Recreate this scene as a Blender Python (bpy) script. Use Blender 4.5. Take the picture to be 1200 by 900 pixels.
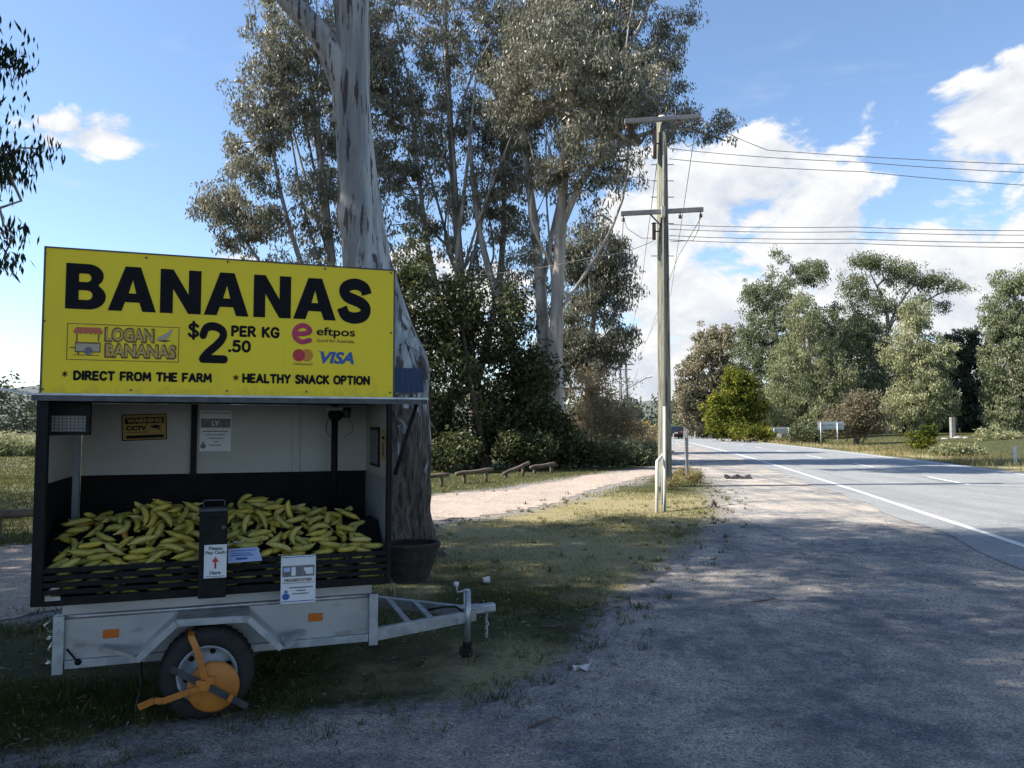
import bpy, math, random
import numpy as np
from mathutils import Vector, Matrix
from mathutils.geometry import tessellate_polygon

for _o in list(bpy.data.objects):
    bpy.data.objects.remove(_o)
SC = bpy.context.scene
COL = SC.collection
R = math.radians
rng = np.random.default_rng(11)
random.seed(5)

# ------------------------------------------------------------------ camera
F_PX, CAM_H, PITCH = 900.0, 1.6, math.atan(50 / 900.0)
cam_d = bpy.data.cameras.new('camera')
cam_d.sensor_width = 36.0
cam_d.lens = F_PX / 1200 * 36.0
cam_d.clip_start, cam_d.clip_end = 0.05, 3000
cam = bpy.data.objects.new('camera', cam_d)
COL.objects.link(cam)
cam.location = (0, 0, CAM_H)
cam.rotation_euler = (math.pi / 2 + PITCH, 0, 0)
SC.camera = cam

# ------------------------------------------------------------------ light
SUN_DIR = Vector((-0.70, -0.075, 0.735)).normalized()      # towards the sun
SUN_EL = math.asin(SUN_DIR.z)
SUN_AZ = math.atan2(SUN_DIR.x, SUN_DIR.y)                  # from +Y towards +X
sun_d = bpy.data.lights.new('sun', 'SUN')
sun_d.energy, sun_d.angle, sun_d.color = 5.0, R(0.55), (1.0, 0.91, 0.79)
sun = bpy.data.objects.new('sun', sun_d)
COL.objects.link(sun)
sun.rotation_euler = SUN_DIR.to_track_quat('Z', 'Y').to_euler()
sun.location = (-20, -2, 30)

SC.view_settings.view_transform = 'Standard'
SC.view_settings.look = 'None'
SC.view_settings.gamma = 1
SC.view_settings.exposure = 1.05
SC.view_settings.use_curve_mapping = False

W = bpy.data.worlds.new('World')
SC.world = W
W.use_nodes = True
W.cycles.sampling_method = 'MANUAL'
W.cycles.sample_map_resolution = 512


class NT:
    """small node-tree writer"""
    def __init__(s, tree):
        s.t = tree
        s.n = tree.nodes
        s.n.clear()

    def add(s, kind, **kw):
        nd = s.n.new(kind)
        for k, v in kw.items():
            setattr(nd, k, v)
        return nd

    def put(s, sock, v):
        if hasattr(v, 'is_output') or isinstance(v, bpy.types.NodeSocket):
            s.t.links.new(v, sock)
        else:
            try:
                sock.default_value = v
            except Exception:
                sock.default_value = (*v, 1.0)

    def math(s, op, a, b=0.0, c=0.0, clamp=False):
        nd = s.add('ShaderNodeMath', operation=op, use_clamp=clamp)
        s.put(nd.inputs[0], a); s.put(nd.inputs[1], b); s.put(nd.inputs[2], c)
        return nd.outputs[0]

    def vmul(s, a, b, op='MULTIPLY'):
        nd = s.add('ShaderNodeVectorMath', operation=op)
        s.put(nd.inputs[0], a); s.put(nd.inputs[1], b)
        return nd.outputs[0]

    def noise(s, vec, scale, detail=4, rough=.55, dist=0.0):
        nd = s.add('ShaderNodeTexNoise')
        s.put(nd.inputs['Vector'], vec)
        nd.inputs['Scale'].default_value = scale
        nd.inputs['Detail'].default_value = detail
        nd.inputs['Roughness'].default_value = rough
        nd.inputs['Distortion'].default_value = dist
        return nd.outputs['Fac']

    def step(s, v, lo, hi, smooth=True):
        nd = s.add('ShaderNodeMapRange')
        nd.interpolation_type = 'SMOOTHSTEP' if smooth else 'LINEAR'
        s.put(nd.inputs[0], v); s.put(nd.inputs[1], lo); s.put(nd.inputs[2], hi)
        return nd.outputs[0]

    def mix(s, f, a, b, mode='MIX'):
        nd = s.add('ShaderNodeMix', data_type='RGBA', blend_type=mode)
        s.put(nd.inputs[0], f); s.put(nd.inputs[6], a); s.put(nd.inputs[7], b)
        return nd.outputs[2]


def build_world():
    w = NT(W.node_tree)
    out = w.add('ShaderNodeOutputWorld')
    sky = w.add('ShaderNodeTexSky', sky_type='NISHITA')
    sky.sun_disc = False
    sky.sun_elevation = SUN_EL
    sky.sun_rotation = SUN_AZ
    sky.altitude = 30
    sky.air_density, sky.dust_density, sky.ozone_density = 1.0, 0.35, 3.0
    bg = w.add('ShaderNodeBackground')
    w.put(bg.inputs[0], sky.outputs[0])
    bg.inputs[1].default_value = 0.112
    tc = w.add('ShaderNodeTexCoord')
    d = tc.outputs['Generated']
    sep = w.add('ShaderNodeSeparateXYZ')
    w.put(sep.inputs[0], d)
    x, y, z = sep.outputs
    az = w.math('MULTIPLY', w.math('ARCTAN2', x, y), 57.2958)
    el = w.math('MULTIPLY', w.math('ARCSINE', z), 57.2958)
    # cumulus lobes: azimuth, elevation, half widths (degrees)
    lobes = [(14, 8, 8, 7.5), (20, 14.5, 7.5, 6.5), (25, 8, 9, 8), (31, 9, 9, 7), (38, 8.5, 10, 7), (13, 15, 6, 5),
             (9, 3, 8, 4), (-6, 9, 7, 4.5), (34, 19.0, 4.5, 3.2), (31, 16.0, 3, 2.0), (24, 18.5, 2, 1.2), (-29.5, 18.6, 3.6, 1.6), (-19, 10.6, 4, 1.2), (-38, 5.5, 5, 1.2),
             (60, 10, 12, 6), (-66, 9, 10, 4), (118, 10, 13, 6), (-125, 10, 13, 5)]
    best = None
    for a0, e0, ra, re in lobes:
        da = w.math('DIVIDE', w.math('SUBTRACT', az, a0), ra)
        de = w.math('DIVIDE', w.math('SUBTRACT', el, e0), re)
        q = w.math('SUBTRACT', 1.0, w.math('MULTIPLY_ADD', de, de, w.math('MULTIPLY', da, da)))
        best = q if best is None else w.math('MAXIMUM', best, q)
    best = w.math('MAXIMUM', best, -1.5)
    st = w.vmul(d, (1, 1, 1.7))
    n1 = w.noise(st, 9.0, 6, .6, .3)
    n2 = w.noise(w.vmul(st, (-0.018, -0.004, 0.035), 'ADD'), 9.0, 6, .6, .3)
    dens = w.math('ADD', w.math('MULTIPLY', best, .5), w.math('MULTIPLY', w.math('SUBTRACT', n1, .47), 2.9))
    cover = w.step(dens, .0, .34)
    cover = w.math('MULTIPLY', cover, w.step(el, -1.0, 1.0))
    thin = w.math('MULTIPLY', w.step(w.noise(w.vmul(d, (1.2, 1.2, 4.0)), 3.1, 4, .6, .4), .56, .82), .35)
    cover = w.math('MAXIMUM', cover, w.math('MULTIPLY', thin, w.step(el, 1.0, 8.0)))
    shade = w.math('ADD', w.math('MULTIPLY', w.math('SUBTRACT', n1, n2), 2.6), .62)
    shade = w.math('SUBTRACT', shade, w.math('MULTIPLY', w.step(dens, .5, 1.1), .45), clamp=True)
    colr = w.mix(shade, (.52, .58, .68), (.92, .91, .89))
    cb = w.add('ShaderNodeBackground')
    w.put(cb.inputs[0], colr)
    cb.inputs[1].default_value = 0.58
    mx = w.add('ShaderNodeMixShader')
    w.put(mx.inputs[0], cover); w.put(mx.inputs[1], bg.outputs[0]); w.put(mx.inputs[2], cb.outputs[0])
    w.put(out.inputs[0], mx.outputs[0])


build_world()


# ------------------------------------------------------------------ pixel -> place
def ray(px, py):
    a, b = (px - 600) / F_PX, (450 - py) / F_PX
    c, s = math.cos(PITCH), math.sin(PITCH)
    return Vector((a, c - b * s, s + b * c))


def at(px, py, Y):
    """the world point seen at photo pixel (px, py) that stands Y metres ahead"""
    d = ray(px, py)
    return Vector((0, 0, CAM_H)) + d * (Y / d.y)


def gnd(px, py):
    """the ground point seen at a photo pixel"""
    d = ray(px, py)
    return Vector((0, 0, CAM_H)) + d * (-CAM_H / d.z)


# ------------------------------------------------------------------ materials
MATS = {}


def M(name, col, col2=None, rough=.6, metal=0.0, scale=6.0, detail=4, bump=0.0, bscale=None, stretch=(1, 1, 1), lo=.35, hi=.65,
      spec=.5, speck=None, speck_at=(.62, .7), speck_scale=30.0, emit=None, coat=0.0):
    if name in MATS:
        return MATS[name]
    m = bpy.data.materials.new(name)
    m.use_nodes = True
    t = NT(m.node_tree)
    out = t.add('ShaderNodeOutputMaterial')
    p = t.add('ShaderNodeBsdfPrincipled')
    t.put(out.inputs[0], p.outputs[0])
    v = t.vmul(t.add('ShaderNodeTexCoord').outputs['Object'], stretch)
    c = (*col, 1)
    if col2 is not None:
        c = t.mix(t.step(t.noise(v, scale, detail), lo, hi), (*col, 1), (*col2, 1))
    if speck is not None:
        c = t.mix(t.step(t.noise(v, speck_scale, 3), *speck_at), c, (*speck, 1))
    t.put(p.inputs['Base Color'], c)
    p.inputs['Roughness'].default_value = rough
    p.inputs['Metallic'].default_value = metal
    p.inputs['Specular IOR Level'].default_value = spec
    p.inputs['Coat Weight'].default_value = coat
    if bump:
        b = t.add('ShaderNodeBump')
        b.inputs['Strength'].default_value = bump
        b.inputs['Distance'].default_value = .02
        t.put(b.inputs['Height'], t.noise(v, bscale or scale * 4, 5))
        t.put(p.inputs['Normal'], b.outputs[0])
    MATS[name] = m
    return m


def leafmat(name, c1, c2, c3, trans=.25, rough=.5, spec=.35, gloss=0.0):
    if name in MATS:
        return MATS[name]
    m = bpy.data.materials.new(name)
    m.use_nodes = True
    t = NT(m.node_tree)
    out = t.add('ShaderNodeOutputMaterial')
    p = t.add('ShaderNodeBsdfDiffuse')
    a = t.add('ShaderNodeAttribute', attribute_name='tint')
    r = t.add('ShaderNodeValToRGB')
    e = r.color_ramp.elements
    e[0].color, e[1].color = (*c1, 1), (*c3, 1)
    k = e.new(.5); k.color = (*c2, 1)
    t.put(r.inputs[0], a.outputs['Fac'])
    t.put(p.inputs['Color'], r.outputs[0])
    if gloss:
        gl = t.add('ShaderNodeBsdfGlossy')
        gl.inputs['Roughness'].default_value = rough
        mg = t.add('ShaderNodeMixShader')
        mg.inputs[0].default_value = gloss
        t.put(mg.inputs[1], p.outputs[0]); t.put(mg.inputs[2], gl.outputs[0])
        p = mg
    tr = t.add('ShaderNodeBsdfTranslucent')
    t.put(tr.inputs[0], r.outputs[0])
    mx = t.add('ShaderNodeMixShader')
    mx.inputs[0].default_value = trans
    t.put(mx.inputs[1], p.outputs[0]); t.put(mx.inputs[2], tr.outputs[0])
    t.put(out.inputs[0], mx.outputs[0])
    MATS[name] = m
    return m


# ------------------------------------------------------------------ objects
def tag(o, label=None, cat=None, group=None, kind=None):
    for k, v in (('label', label), ('category', cat), ('group', group), ('kind', kind)):
        if v:
            o[k] = v
    return o


def empty(name, loc, rz=0.0):
    o = bpy.data.objects.new(name, None)
    o.empty_display_size = .2
    COL.objects.link(o)
    o.location = loc
    o.rotation_euler = (0, 0, rz)
    return o


def link(name, me, mat=None, parent=None, loc=None, rz=None):
    o = bpy.data.objects.new(name, me)
    COL.objects.link(o)
    if mat is not None and not me.materials:
        me.materials.append(mat)
    if parent is not None:
        o.parent = parent
    if loc is not None:
        o.location = loc
    if rz is not None:
        o.rotation_euler = (0, 0, rz)
    return o


def np_mesh(name, V, F, tint=None, smooth=False):
    """V: (n,3); F: list of (m,k) index arrays"""
    if not isinstance(F, list):
        F = [F]
    F = [np.asarray(f, np.int32) for f in F if len(f)]
    me = bpy.data.meshes.new(name)
    V = np.asarray(V, np.float32)
    me.vertices.add(len(V))
    me.vertices.foreach_set('co', V.ravel())
    tot = np.concatenate([np.full(len(f), f.shape[1], np.int32) for f in F])
    idx = np.concatenate([f.ravel() for f in F])
    me.loops.add(len(idx))
    me.loops.foreach_set('vertex_index', idx)
    me.polygons.add(len(tot))
    me.polygons.foreach_set('loop_start', np.concatenate([[0], np.cumsum(tot)[:-1]]).astype(np.int32))
    if smooth:
        me.polygons.foreach_set('use_smooth', np.ones(len(tot), bool))
    if tint is not None:
        at_ = me.attributes.new('tint', 'FLOAT', 'FACE')
        at_.data.foreach_set('value', np.asarray(tint, np.float32))
    me.update(calc_edges=True)
    return me


def tube_np(P, Rr, n=6, cap=True, phase=0.0):
    P = np.asarray(P, float)
    Rr = np.broadcast_to(np.asarray(Rr, float), (len(P),))
    T = np.gradient(P, axis=0)
    T /= np.linalg.norm(T, axis=1)[:, None] + 1e-12
    ref = np.array([1., 0, 0]) if abs(T[0][0]) < .8 else np.array([0, 1., 0])
    N = np.zeros_like(P)
    u = ref - T[0] * ref.dot(T[0])
    N[0] = u / np.linalg.norm(u)
    for i in range(1, len(P)):
        u = N[i - 1] - T[i] * N[i - 1].dot(T[i])
        N[i] = u / (np.linalg.norm(u) + 1e-12)
    B = np.cross(T, N)
    a = np.linspace(0, 2 * np.pi, n, endpoint=False) + phase
    V = P[:, None] + Rr[:, None, None] * (np.cos(a)[None, :, None] * N[:, None] + np.sin(a)[None, :, None] * B[:, None])
    V = V.reshape(-1, 3)
    i = np.arange(len(P) - 1)[:, None] * n
    j = np.arange(n)[None]
    k = (j + 1) % n
    F = np.stack([i + j, i + k, i + n + k, i + n + j], -1).reshape(-1, 4)
    return V, F


class MB:
    """collects shapes into one mesh"""
    def __init__(s):
        s.v, s.f, s.n = [], [], 0

    def raw(s, V, F):
        V = [tuple(map(float, p)) for p in V]
        s.v += V
        s.f += [tuple(int(i) + s.n for i in f) for f in F]
        s.n += len(V)
        return s

    def box(s, a, b):
        x0, y0, z0 = [min(p, q) for p, q in zip(a, b)]
        x1, y1, z1 = [max(p, q) for p, q in zip(a, b)]
        return s.raw([(x0, y0, z0), (x1, y0, z0), (x1, y1, z0), (x0, y1, z0), (x0, y0, z1), (x1, y0, z1), (x1, y1, z1), (x0, y1, z1)],
                     [(0, 3, 2, 1), (4, 5, 6, 7), (0, 1, 5, 4), (1, 2, 6, 5), (2, 3, 7, 6), (3, 0, 4, 7)])

    def bar(s, p, q, w, h, up=(0, 0, 1)):
        p, q = Vector(p), Vector(q)
        d = (q - p).normalized()
        up = Vector(up)
        sx = d.cross(up)
        if sx.length < 1e-4:
            sx = d.cross(Vector((0, 1, 0)))
        sx.normalize()
        uu = sx.cross(d).normalized()
        V = []
        for c in (p, q):
            for a, b in ((-1, -1), (1, -1), (1, 1), (-1, 1)):
                V.append(c + sx * (a * w / 2) + uu * (b * h / 2))
        return s.raw(V, [(0, 3, 2, 1), (4, 5, 6, 7), (0, 1, 5, 4), (1, 2, 6, 5), (2, 3, 7, 6), (3, 0, 4, 7)])

    def tube(s, P, r, n=10, cap=True):
        V, F = tube_np([tuple(p) for p in P], r, n)
        F = [tuple(f) for f in F]
        if cap:
            F += [tuple(reversed(range(n))), tuple(range(len(V) - n, len(V)))]
        return s.raw(V, F)

    def prism(s, poly, o, ax, ay, t):
        """flat polygon in the plane o + a*ax + b*ay, thickened by vector t"""
        o, ax, ay, t = Vector(o), Vector(ax), Vector(ay), Vector(t)
        n = len(poly)
        V = [o + ax * a + ay * b for a, b in poly]
        tri = tessellate_polygon([[Vector((a, b, 0)) for a, b in poly]])
        VV = V + [p + t for p in V]
        F = [tuple(f) for f in tri] + [tuple(i + n for i in reversed(f)) for f in tri]
        F += [(i, i + n, (i + 1) % n + n, (i + 1) % n) for i in range(n)]
        return s.raw(VV, F)

    def disc(s, c, axis, r, t, n=24, hole=0.0):
        c, axis = Vector(c), Vector(axis).normalized()
        a = axis.orthogonal().normalized()
        b = axis.cross(a)
        V = []
        for off in (0, t):
            for rr in ((r, hole) if hole else (r,)):
                for i in range(n):
                    an = 2 * math.pi * i / n
                    V.append(c + axis * off + a * (rr * math.cos(an)) + b * (rr * math.sin(an)))
        F = []
        if hole:
            o0, i0, o1, i1 = 0, n, 2 * n, 3 * n
            for i in range(n):
                j = (i + 1) % n
                F += [(o0 + i, o0 + j, o1 + j, o1 + i), (i0 + j, i0 + i, i1 + i, i1 + j), (o1 + i, o1 + j, i1 + j, i1 + i), (o0 + j, o0 + i, i0 + i, i0 + j)]
        else:
            for i in range(n):
                j = (i + 1) % n
                F.append((i, j, n + j, n + i))
            F += [tuple(reversed(range(n))), tuple(range(n, 2 * n))]
        return s.raw(V, F)

    def lathe(s, c, axis, prof, n=28):
        """prof: (radius, offset along axis)"""
        c, axis = Vector(c), Vector(axis).normalized()
        a = axis.orthogonal().normalized()
        b = axis.cross(a)
        V, F = [], []
        for r, o in prof:
            for i in range(n):
                an = 2 * math.pi * i / n
                V.append(c + axis * o + a * (r * math.cos(an)) + b * (r * math.sin(an)))
        for k in range(len(prof) - 1):
            for i in range(n):
                j = (i + 1) % n
                F.append((k * n + i, k * n + j, (k + 1) * n + j, (k + 1) * n + i))
        return s.raw(V, F)

    def mesh(s, name, smooth=False):
        me = bpy.data.meshes.new(name)
        me.from_pydata(s.v, [], s.f)
        if smooth:
            me.polygons.foreach_set('use_smooth', [True] * len(me.polygons))
        me.update()
        return me

    def build(s, name, mat, parent=None, smooth=False, bevel=0.0, loc=None, rz=None):
        o = link(name, s.mesh(name, smooth), mat, parent, loc, rz)
        if bevel:
            b = o.modifiers.new('bevel', 'BEVEL')
            b.width, b.segments, b.limit_method, b.angle_limit = bevel, 2, 'ANGLE', R(40)
        return o


def pts_in_poly(P, poly):
    x, y = P[:, 0], P[:, 1]
    ins = np.zeros(len(P), bool)
    n = len(poly)
    for i in range(n):
        x0, y0 = poly[i]
        x1, y1 = poly[(i + 1) % n]
        c = ((y0 > y) != (y1 > y)) & (x < (x1 - x0) * (y - y0) / (y1 - y0 + 1e-12) + x0)
        ins ^= c
    return ins


def dist_poly(P, poly):
    best = np.full(len(P), 1e9)
    n = len(poly)
    for i in range(n):
        a = np.array(poly[i]); b = np.array(poly[(i + 1) % n])
        ab = b - a
        t = np.clip(((P - a) @ ab) / (ab @ ab + 1e-12), 0, 1)
        best = np.minimum(best, np.linalg.norm(P - (a + t[:, None] * ab), axis=1))
    return best


def vnoise(P, scale, seed=0):
    """cheap smooth value noise in 2-D, 0..1"""
    r = np.random.default_rng(seed)
    G = r.random((64, 64))
    q = P[:, :2] / scale
    i = np.floor(q).astype(int)
    f = q - i
    f = f * f * (3 - 2 * f)
    g = lambda a, b: G[a % 64, b % 64]
    return (g(i[:, 0], i[:, 1]) * (1 - f[:, 0]) * (1 - f[:, 1]) + g(i[:, 0] + 1, i[:, 1]) * f[:, 0] * (1 - f[:, 1])
            + g(i[:, 0], i[:, 1] + 1) * (1 - f[:, 0]) * f[:, 1] + g(i[:, 0] + 1, i[:, 1] + 1) * f[:, 0] * f[:, 1])


# ------------------------------------------------------------------ ground, road, drive
def Xw(Y):
    """edge line of the road (x for a distance y)"""
    return 4.65 + .215 * Y - .00062 * Y * Y


def hfun(x, y):
    x, y = np.asarray(x, float), np.asarray(y, float)
    t = np.clip((x - (Xw(np.clip(y, -60, 200)) + 9.5)) / 22, 0, 1)
    a = .8 * t * t * (3 - 2 * t)
    t2 = np.clip((y - 150) / 300, 0, 1)
    return a + 3.0 * t2 * t2


def G2(px, py):
    p = gnd(px, py)
    return (p.x, p.y)


EDGE = [(-30, 1.5), (-9, 2.2), (-4, 2.9)] + [G2(*p) for p in ((60, 888), (200, 858), (330, 846), (450, 836), (560, 830), (640, 802), (700, 764), (722, 722),
        (762, 690), (802, 660), (842, 630), (858, 600), (856, 578), (842, 562), (815, 549))] + [(7.0, 34), (8.5, 42), (12.2, 60), (16.0, 90), (18.2, 130), (17, 170)]
DR_NEAR = [(-26, -4), (-12, .8), (-6.6, 4.2), (-4.0, 6.6)] + [G2(*p) for p in ((500, 613), (560, 606), (640, 590), (700, 573), (765, 557))] + [(7.2, 29.5)]
DR_FAR = [(8.4, 34.5)] + [G2(*p) for p in ((800, 544), (760, 549), (700, 557), (600, 573), (500, 584))] + [(-6.4, 10.6), (-10, 8.2), (-16, 5.6), (-28, 2)]


def densify(pts, step, jit, seed):
    r = np.random.default_rng(seed)
    out = []
    for a, b in zip(pts[:-1], pts[1:]):
        a, b = np.array(a), np.array(b)
        L = np.linalg.norm(b - a)
        n = max(1, int(L / step))
        for i in range(n):
            out.append(a + (b - a) * i / n)
    out.append(np.array(pts[-1]))
    P = np.array(out)
    w1 = vnoise(P, 1.3, seed) - .5
    w2 = vnoise(P, .35, seed + 1) - .5
    T = np.gradient(P, axis=0)
    T /= np.linalg.norm(T, axis=1)[:, None] + 1e-9
    N = np.stack([-T[:, 1], T[:, 0]], 1)
    d = np.clip(np.abs(P[:, 1]) / 8, .6, 2.5)
    P = P + N * ((w1 * 1.3 + w2 * .6) * jit * d + r.normal(0, .035, len(P)) * d)[:, None]
    return [tuple(p) for p in P]


def sheet(name, poly, z, mat):
    tri = tessellate_polygon([[Vector((x, y, 0)) for x, y in poly]])
    me = bpy.data.meshes.new(name)
    me.from_pydata([(x, y, z) for x, y in poly], [], [tuple(t) for t in tri])
    me.update()
    bm_flip = sum(p.normal.z for p in me.polygons) < 0
    if bm_flip:
        me.flip_normals()
    o = link(name, me, mat)
    return tag(o, kind='structure')


def stone_mat(name, c1, c2, c3, fine=55.0, bump=.6, streak=None, rough=.95):
    m = bpy.data.materials.new(name)
    m.use_nodes = True
    t = NT(m.node_tree)
    out = t.add('ShaderNodeOutputMaterial')
    p = t.add('ShaderNodeBsdfPrincipled')
    v = t.add('ShaderNodeTexCoord').outputs['Object']
    big = t.step(t.noise(v, .75, 7, .68), .38, .62)
    c = t.mix(big, (*c1, 1), (*c2, 1))
    mid = t.step(t.noise(v, 4.5, 5, .65), .4, .72)
    c = t.mix(t.math('MULTIPLY', mid, .6), c, (*c3, 1))
    vo = t.add('ShaderNodeTexVoronoi')
    t.put(vo.inputs['Vector'], v)
    vo.inputs['Scale'].default_value = fine
    g = t.math('MULTIPLY_ADD', t.noise(v, fine * 1.4, 3, .8), 4.2, -1.1)
    sp = t.math('ADD', g, t.math('MULTIPLY', t.step(vo.outputs['Distance'], .05, .55), .12))
    sp = t.math('MULTIPLY', sp, t.math('MULTIPLY_ADD', t.noise(v, 13, 5, .75), 1.1, .45))
    gray = t.add('ShaderNodeCombineColor')
    for i in range(3):
        t.put(gray.inputs[i], sp)
    c = t.mix(1.0, c, gray.outputs[0], 'MULTIPLY')
    if streak:
        sv = t.add('ShaderNodeMapping')
        t.put(sv.inputs[0], v)
        sv.inputs['Rotation'].default_value = (0, 0, R(11))
        sv.inputs['Scale'].default_value = (1.0, .035, 1)
        c = t.mix(t.math('MULTIPLY', t.step(t.noise(sv.outputs[0], 1.9, 4, .6), .45, .7), .6), c, (*streak, 1))
    t.put(p.inputs['Base Color'], c)
    p.inputs['Roughness'].default_value = rough
    p.inputs['Specular IOR Level'].default_value = .25
    b = t.add('ShaderNodeBump')
    b.inputs['Strength'].default_value = bump
    b.inputs['Distance'].default_value = .02
    t.put(b.inputs['Height'], t.math('ADD', t.noise(v, fine * .8, 5, .7), t.math('MULTIPLY', t.noise(v, 6.0, 3), 1.5)))
    t.put(p.inputs['Normal'], b.outputs[0])
    t.put(out.inputs[0], p.outputs[0])
    return m


GRAVEL1, GRAVEL2, GRAVEL3 = (.355, .322, .285), (.13, .142, .157), (.44, .40, .35)


def ground_mat():
    m = bpy.data.materials.new('turf')
    m.use_nodes = True
    t = NT(m.node_tree)
    out = t.add('ShaderNodeOutputMaterial')
    p = t.add('ShaderNodeBsdfPrincipled')
    v = t.add('ShaderNodeTexCoord').outputs['Object']
    g = t.add('ShaderNodeAttribute', attribute_name='gravel').outputs['Fac']
    dry = t.add('ShaderNodeAttribute', attribute_name='dry').outputs['Fac']
    n = t.noise(v, 1.6, 6, .65)
    n2 = t.noise(v, 22, 4, .7)
    green = t.mix(t.step(n, .35, .65), (.035, .045, .018, 1), (.075, .08, .033, 1))  # dark green, with the shade round the trailer put into it
    straw = t.mix(t.step(n2, .35, .65), (.20, .17, .09, 1), (.40, .36, .20, 1))
    f = t.step(t.math('ADD', dry, t.math('MULTIPLY', t.math('SUBTRACT', n, .5), .9)), .3, .75)
    c = t.mix(f, green, straw)
    c = t.mix(t.math('MULTIPLY', t.step(n2, .45, .7), .45), c, (.05, .05, .022, 1))
    f2 = t.step(t.math('ADD', g, t.math('MULTIPLY', t.math('SUBTRACT', t.noise(v, 7, 5, .7), .5), .9)), .35, .75)
    c = t.mix(f2, c, t.mix(t.step(n2, .3, .7), (*GRAVEL2, 1), (*GRAVEL1, 1)))
    t.put(p.inputs['Base Color'], c)
    p.inputs['Roughness'].default_value = .95
    p.inputs['Specular IOR Level'].default_value = .2
    b = t.add('ShaderNodeBump')
    b.inputs['Strength'].default_value = .8
    b.inputs['Distance'].default_value = .03
    t.put(b.inputs['Height'], t.noise(v, 28, 5, .7))
    t.put(p.inputs['Normal'], b.outputs[0])
    t.put(out.inputs[0], p.outputs[0])
    return m


edge_d = densify(EDGE, .12, .22, 3)
road_left = [(float(Xw(y)) + .2, float(y)) for y in np.arange(170, -45, -4)]
SHOULDER = edge_d + road_left + [(-30, -45)]
DRIVE = densify(DR_NEAR, .15, .16, 8) + densify(DR_FAR, .15, .2, 9)
ys = np.concatenate([np.arange(-45, 5, 3.0), np.arange(5, 40, .3), np.arange(40, 171, 3.0)])
ROAD = ([(float(x), float(y)) for x, y in zip(Xw(ys) - .66 + .34 * (vnoise(np.stack([ys, ys], 1), 2.3, 4) - .5), ys)]
        + [(float(x), float(y)) for x, y in zip((Xw(ys) + 7.75 + .3 * (vnoise(np.stack([ys, ys], 1), 5, 5) - .5))[::-1], ys[::-1])])


def build_ground():
    fx = np.arange(-12, 15, .2)
    fy = np.arange(2, 36, .2)
    gx = np.concatenate([-np.geomspace(1500, 14, 26), fx, np.geomspace(16, 1500, 30)])
    gy = np.concatenate([-np.geomspace(300, 2, 14), fy, np.geomspace(38, 1500, 34)])
    X, Y = np.meshgrid(gx, gy)
    P = np.stack([X.ravel(), Y.ravel()], 1)
    Z = hfun(P[:, 0], P[:, 1])
    n, m = len(gx), len(gy)
    i = np.arange(m - 1)[:, None] * n + np.arange(n - 1)[None]
    Fq = np.stack([i, i + 1, i + n + 1, i + n], -1).reshape(-1, 4)
    me = np_mesh('ground', np.column_stack([P, Z]), Fq, smooth=True)
    near = (np.abs(P[:, 0]) < 40) & (P[:, 1] > -30) & (P[:, 1] < 80)
    g = np.zeros(len(P))
    d = np.full(len(P), 9.0)
    ins = np.zeros(len(P), bool)
    for poly in (EDGE + road_left + [(-30, -45)], DR_NEAR + DR_FAR):
        Pn = P[near]
        d[near] = np.minimum(d[near], dist_poly(Pn, poly))
        ins[near] |= pts_in_poly(Pn, poly)
    sc = np.clip(P[:, 1] / 9, .6, 2.2)
    g = np.clip(1 - d / (.75 * sc), 0, 1) * .85
    g[ins] = 1
    dry = np.zeros(len(P))
    for (px, py, r, a) in ((650, 640, 2.6, .9), (760, 670, 1.8, .9), (620, 790, .9, .9), (600, 720, .5, .4), (540, 625, 1.6, 1.0), (480, 690, .8, .5), (430, 800, .7, .5), (820, 640, 1.5, .8), (690, 592, 3.2, .8), (780, 588, 3.2, .75), (800, 610, 2.2, .7), (640, 606, 1.6, .8)):
        c = np.array(G2(px, py))
        dry = np.maximum(dry, a * np.exp(-((P - c) ** 2).sum(1) / r ** 2))
    dry = np.where((P[:, 0] < -.42 * P[:, 1]) & (P[:, 1] > 11), .42, dry)
    right = P[:, 0] > Xw(np.clip(P[:, 1], -50, 200)) + 8
    dry = np.where(right, np.clip(1 - (P[:, 0] - Xw(P[:, 1]) - 8) / 5, .25, .9), dry)
    for nm, val in (('gravel', g), ('dry', dry)):
        a = me.attributes.new(nm, 'FLOAT', 'POINT')
        a.data.foreach_set('value', val.astype(np.float32))
    tag(link('ground', me, ground_mat()), kind='structure')


build_ground()
tag(sheet('gravel_shoulder', SHOULDER, .004, stone_mat('road gravel', GRAVEL1, GRAVEL2, GRAVEL3, 48, .7, streak=(.125, .134, .146))))
sheet('driveway', DRIVE, .008, stone_mat('drive gravel', (.37, .305, .26), (.29, .25, .22), (.42, .36, .31), 42, .7))
sheet('road', ROAD, .013, stone_mat('asphalt', (.235, .25, .258), (.21, .224, .232), (.26, .272, .276), 90, .25, streak=(.18, .193, .202), rough=.85))


def strip(name, xo, w, y0, y1, z, mat):
    yy = np.linspace(y0, y1, max(3, int((y1 - y0) / 2.0) + 1))
    j = .012 * np.random.default_rng(int(y0 * 7 + xo * 3) % 999).normal(size=len(yy))
    poly = [(float(Xw(y) + xo - w / 2 + a), float(y)) for y, a in zip(yy, j)] + [(float(Xw(y) + xo + w / 2 + a), float(y)) for y, a in zip(yy[::-1], j[::-1])]
    return sheet(name, poly, z, mat)


PAINT = M('road paint', (.72, .72, .70), (.50, .50, .49), rough=.7, scale=3.5, lo=.45, hi=.75, speck=(.3, .31, .31), speck_scale=60, speck_at=(.6, .68))
strip('road_edge_line', 0, .13, -40, 165, .018, PAINT)
for k in range(14):
    y0 = 12.2 + k * 9.0 - 18
    strip('centre_line_dash', 3.62, .12, y0, y0 + 3.2, .018, PAINT)
strip('far_edge_line', 7.2, .12, -40, 165, .018, PAINT)

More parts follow.
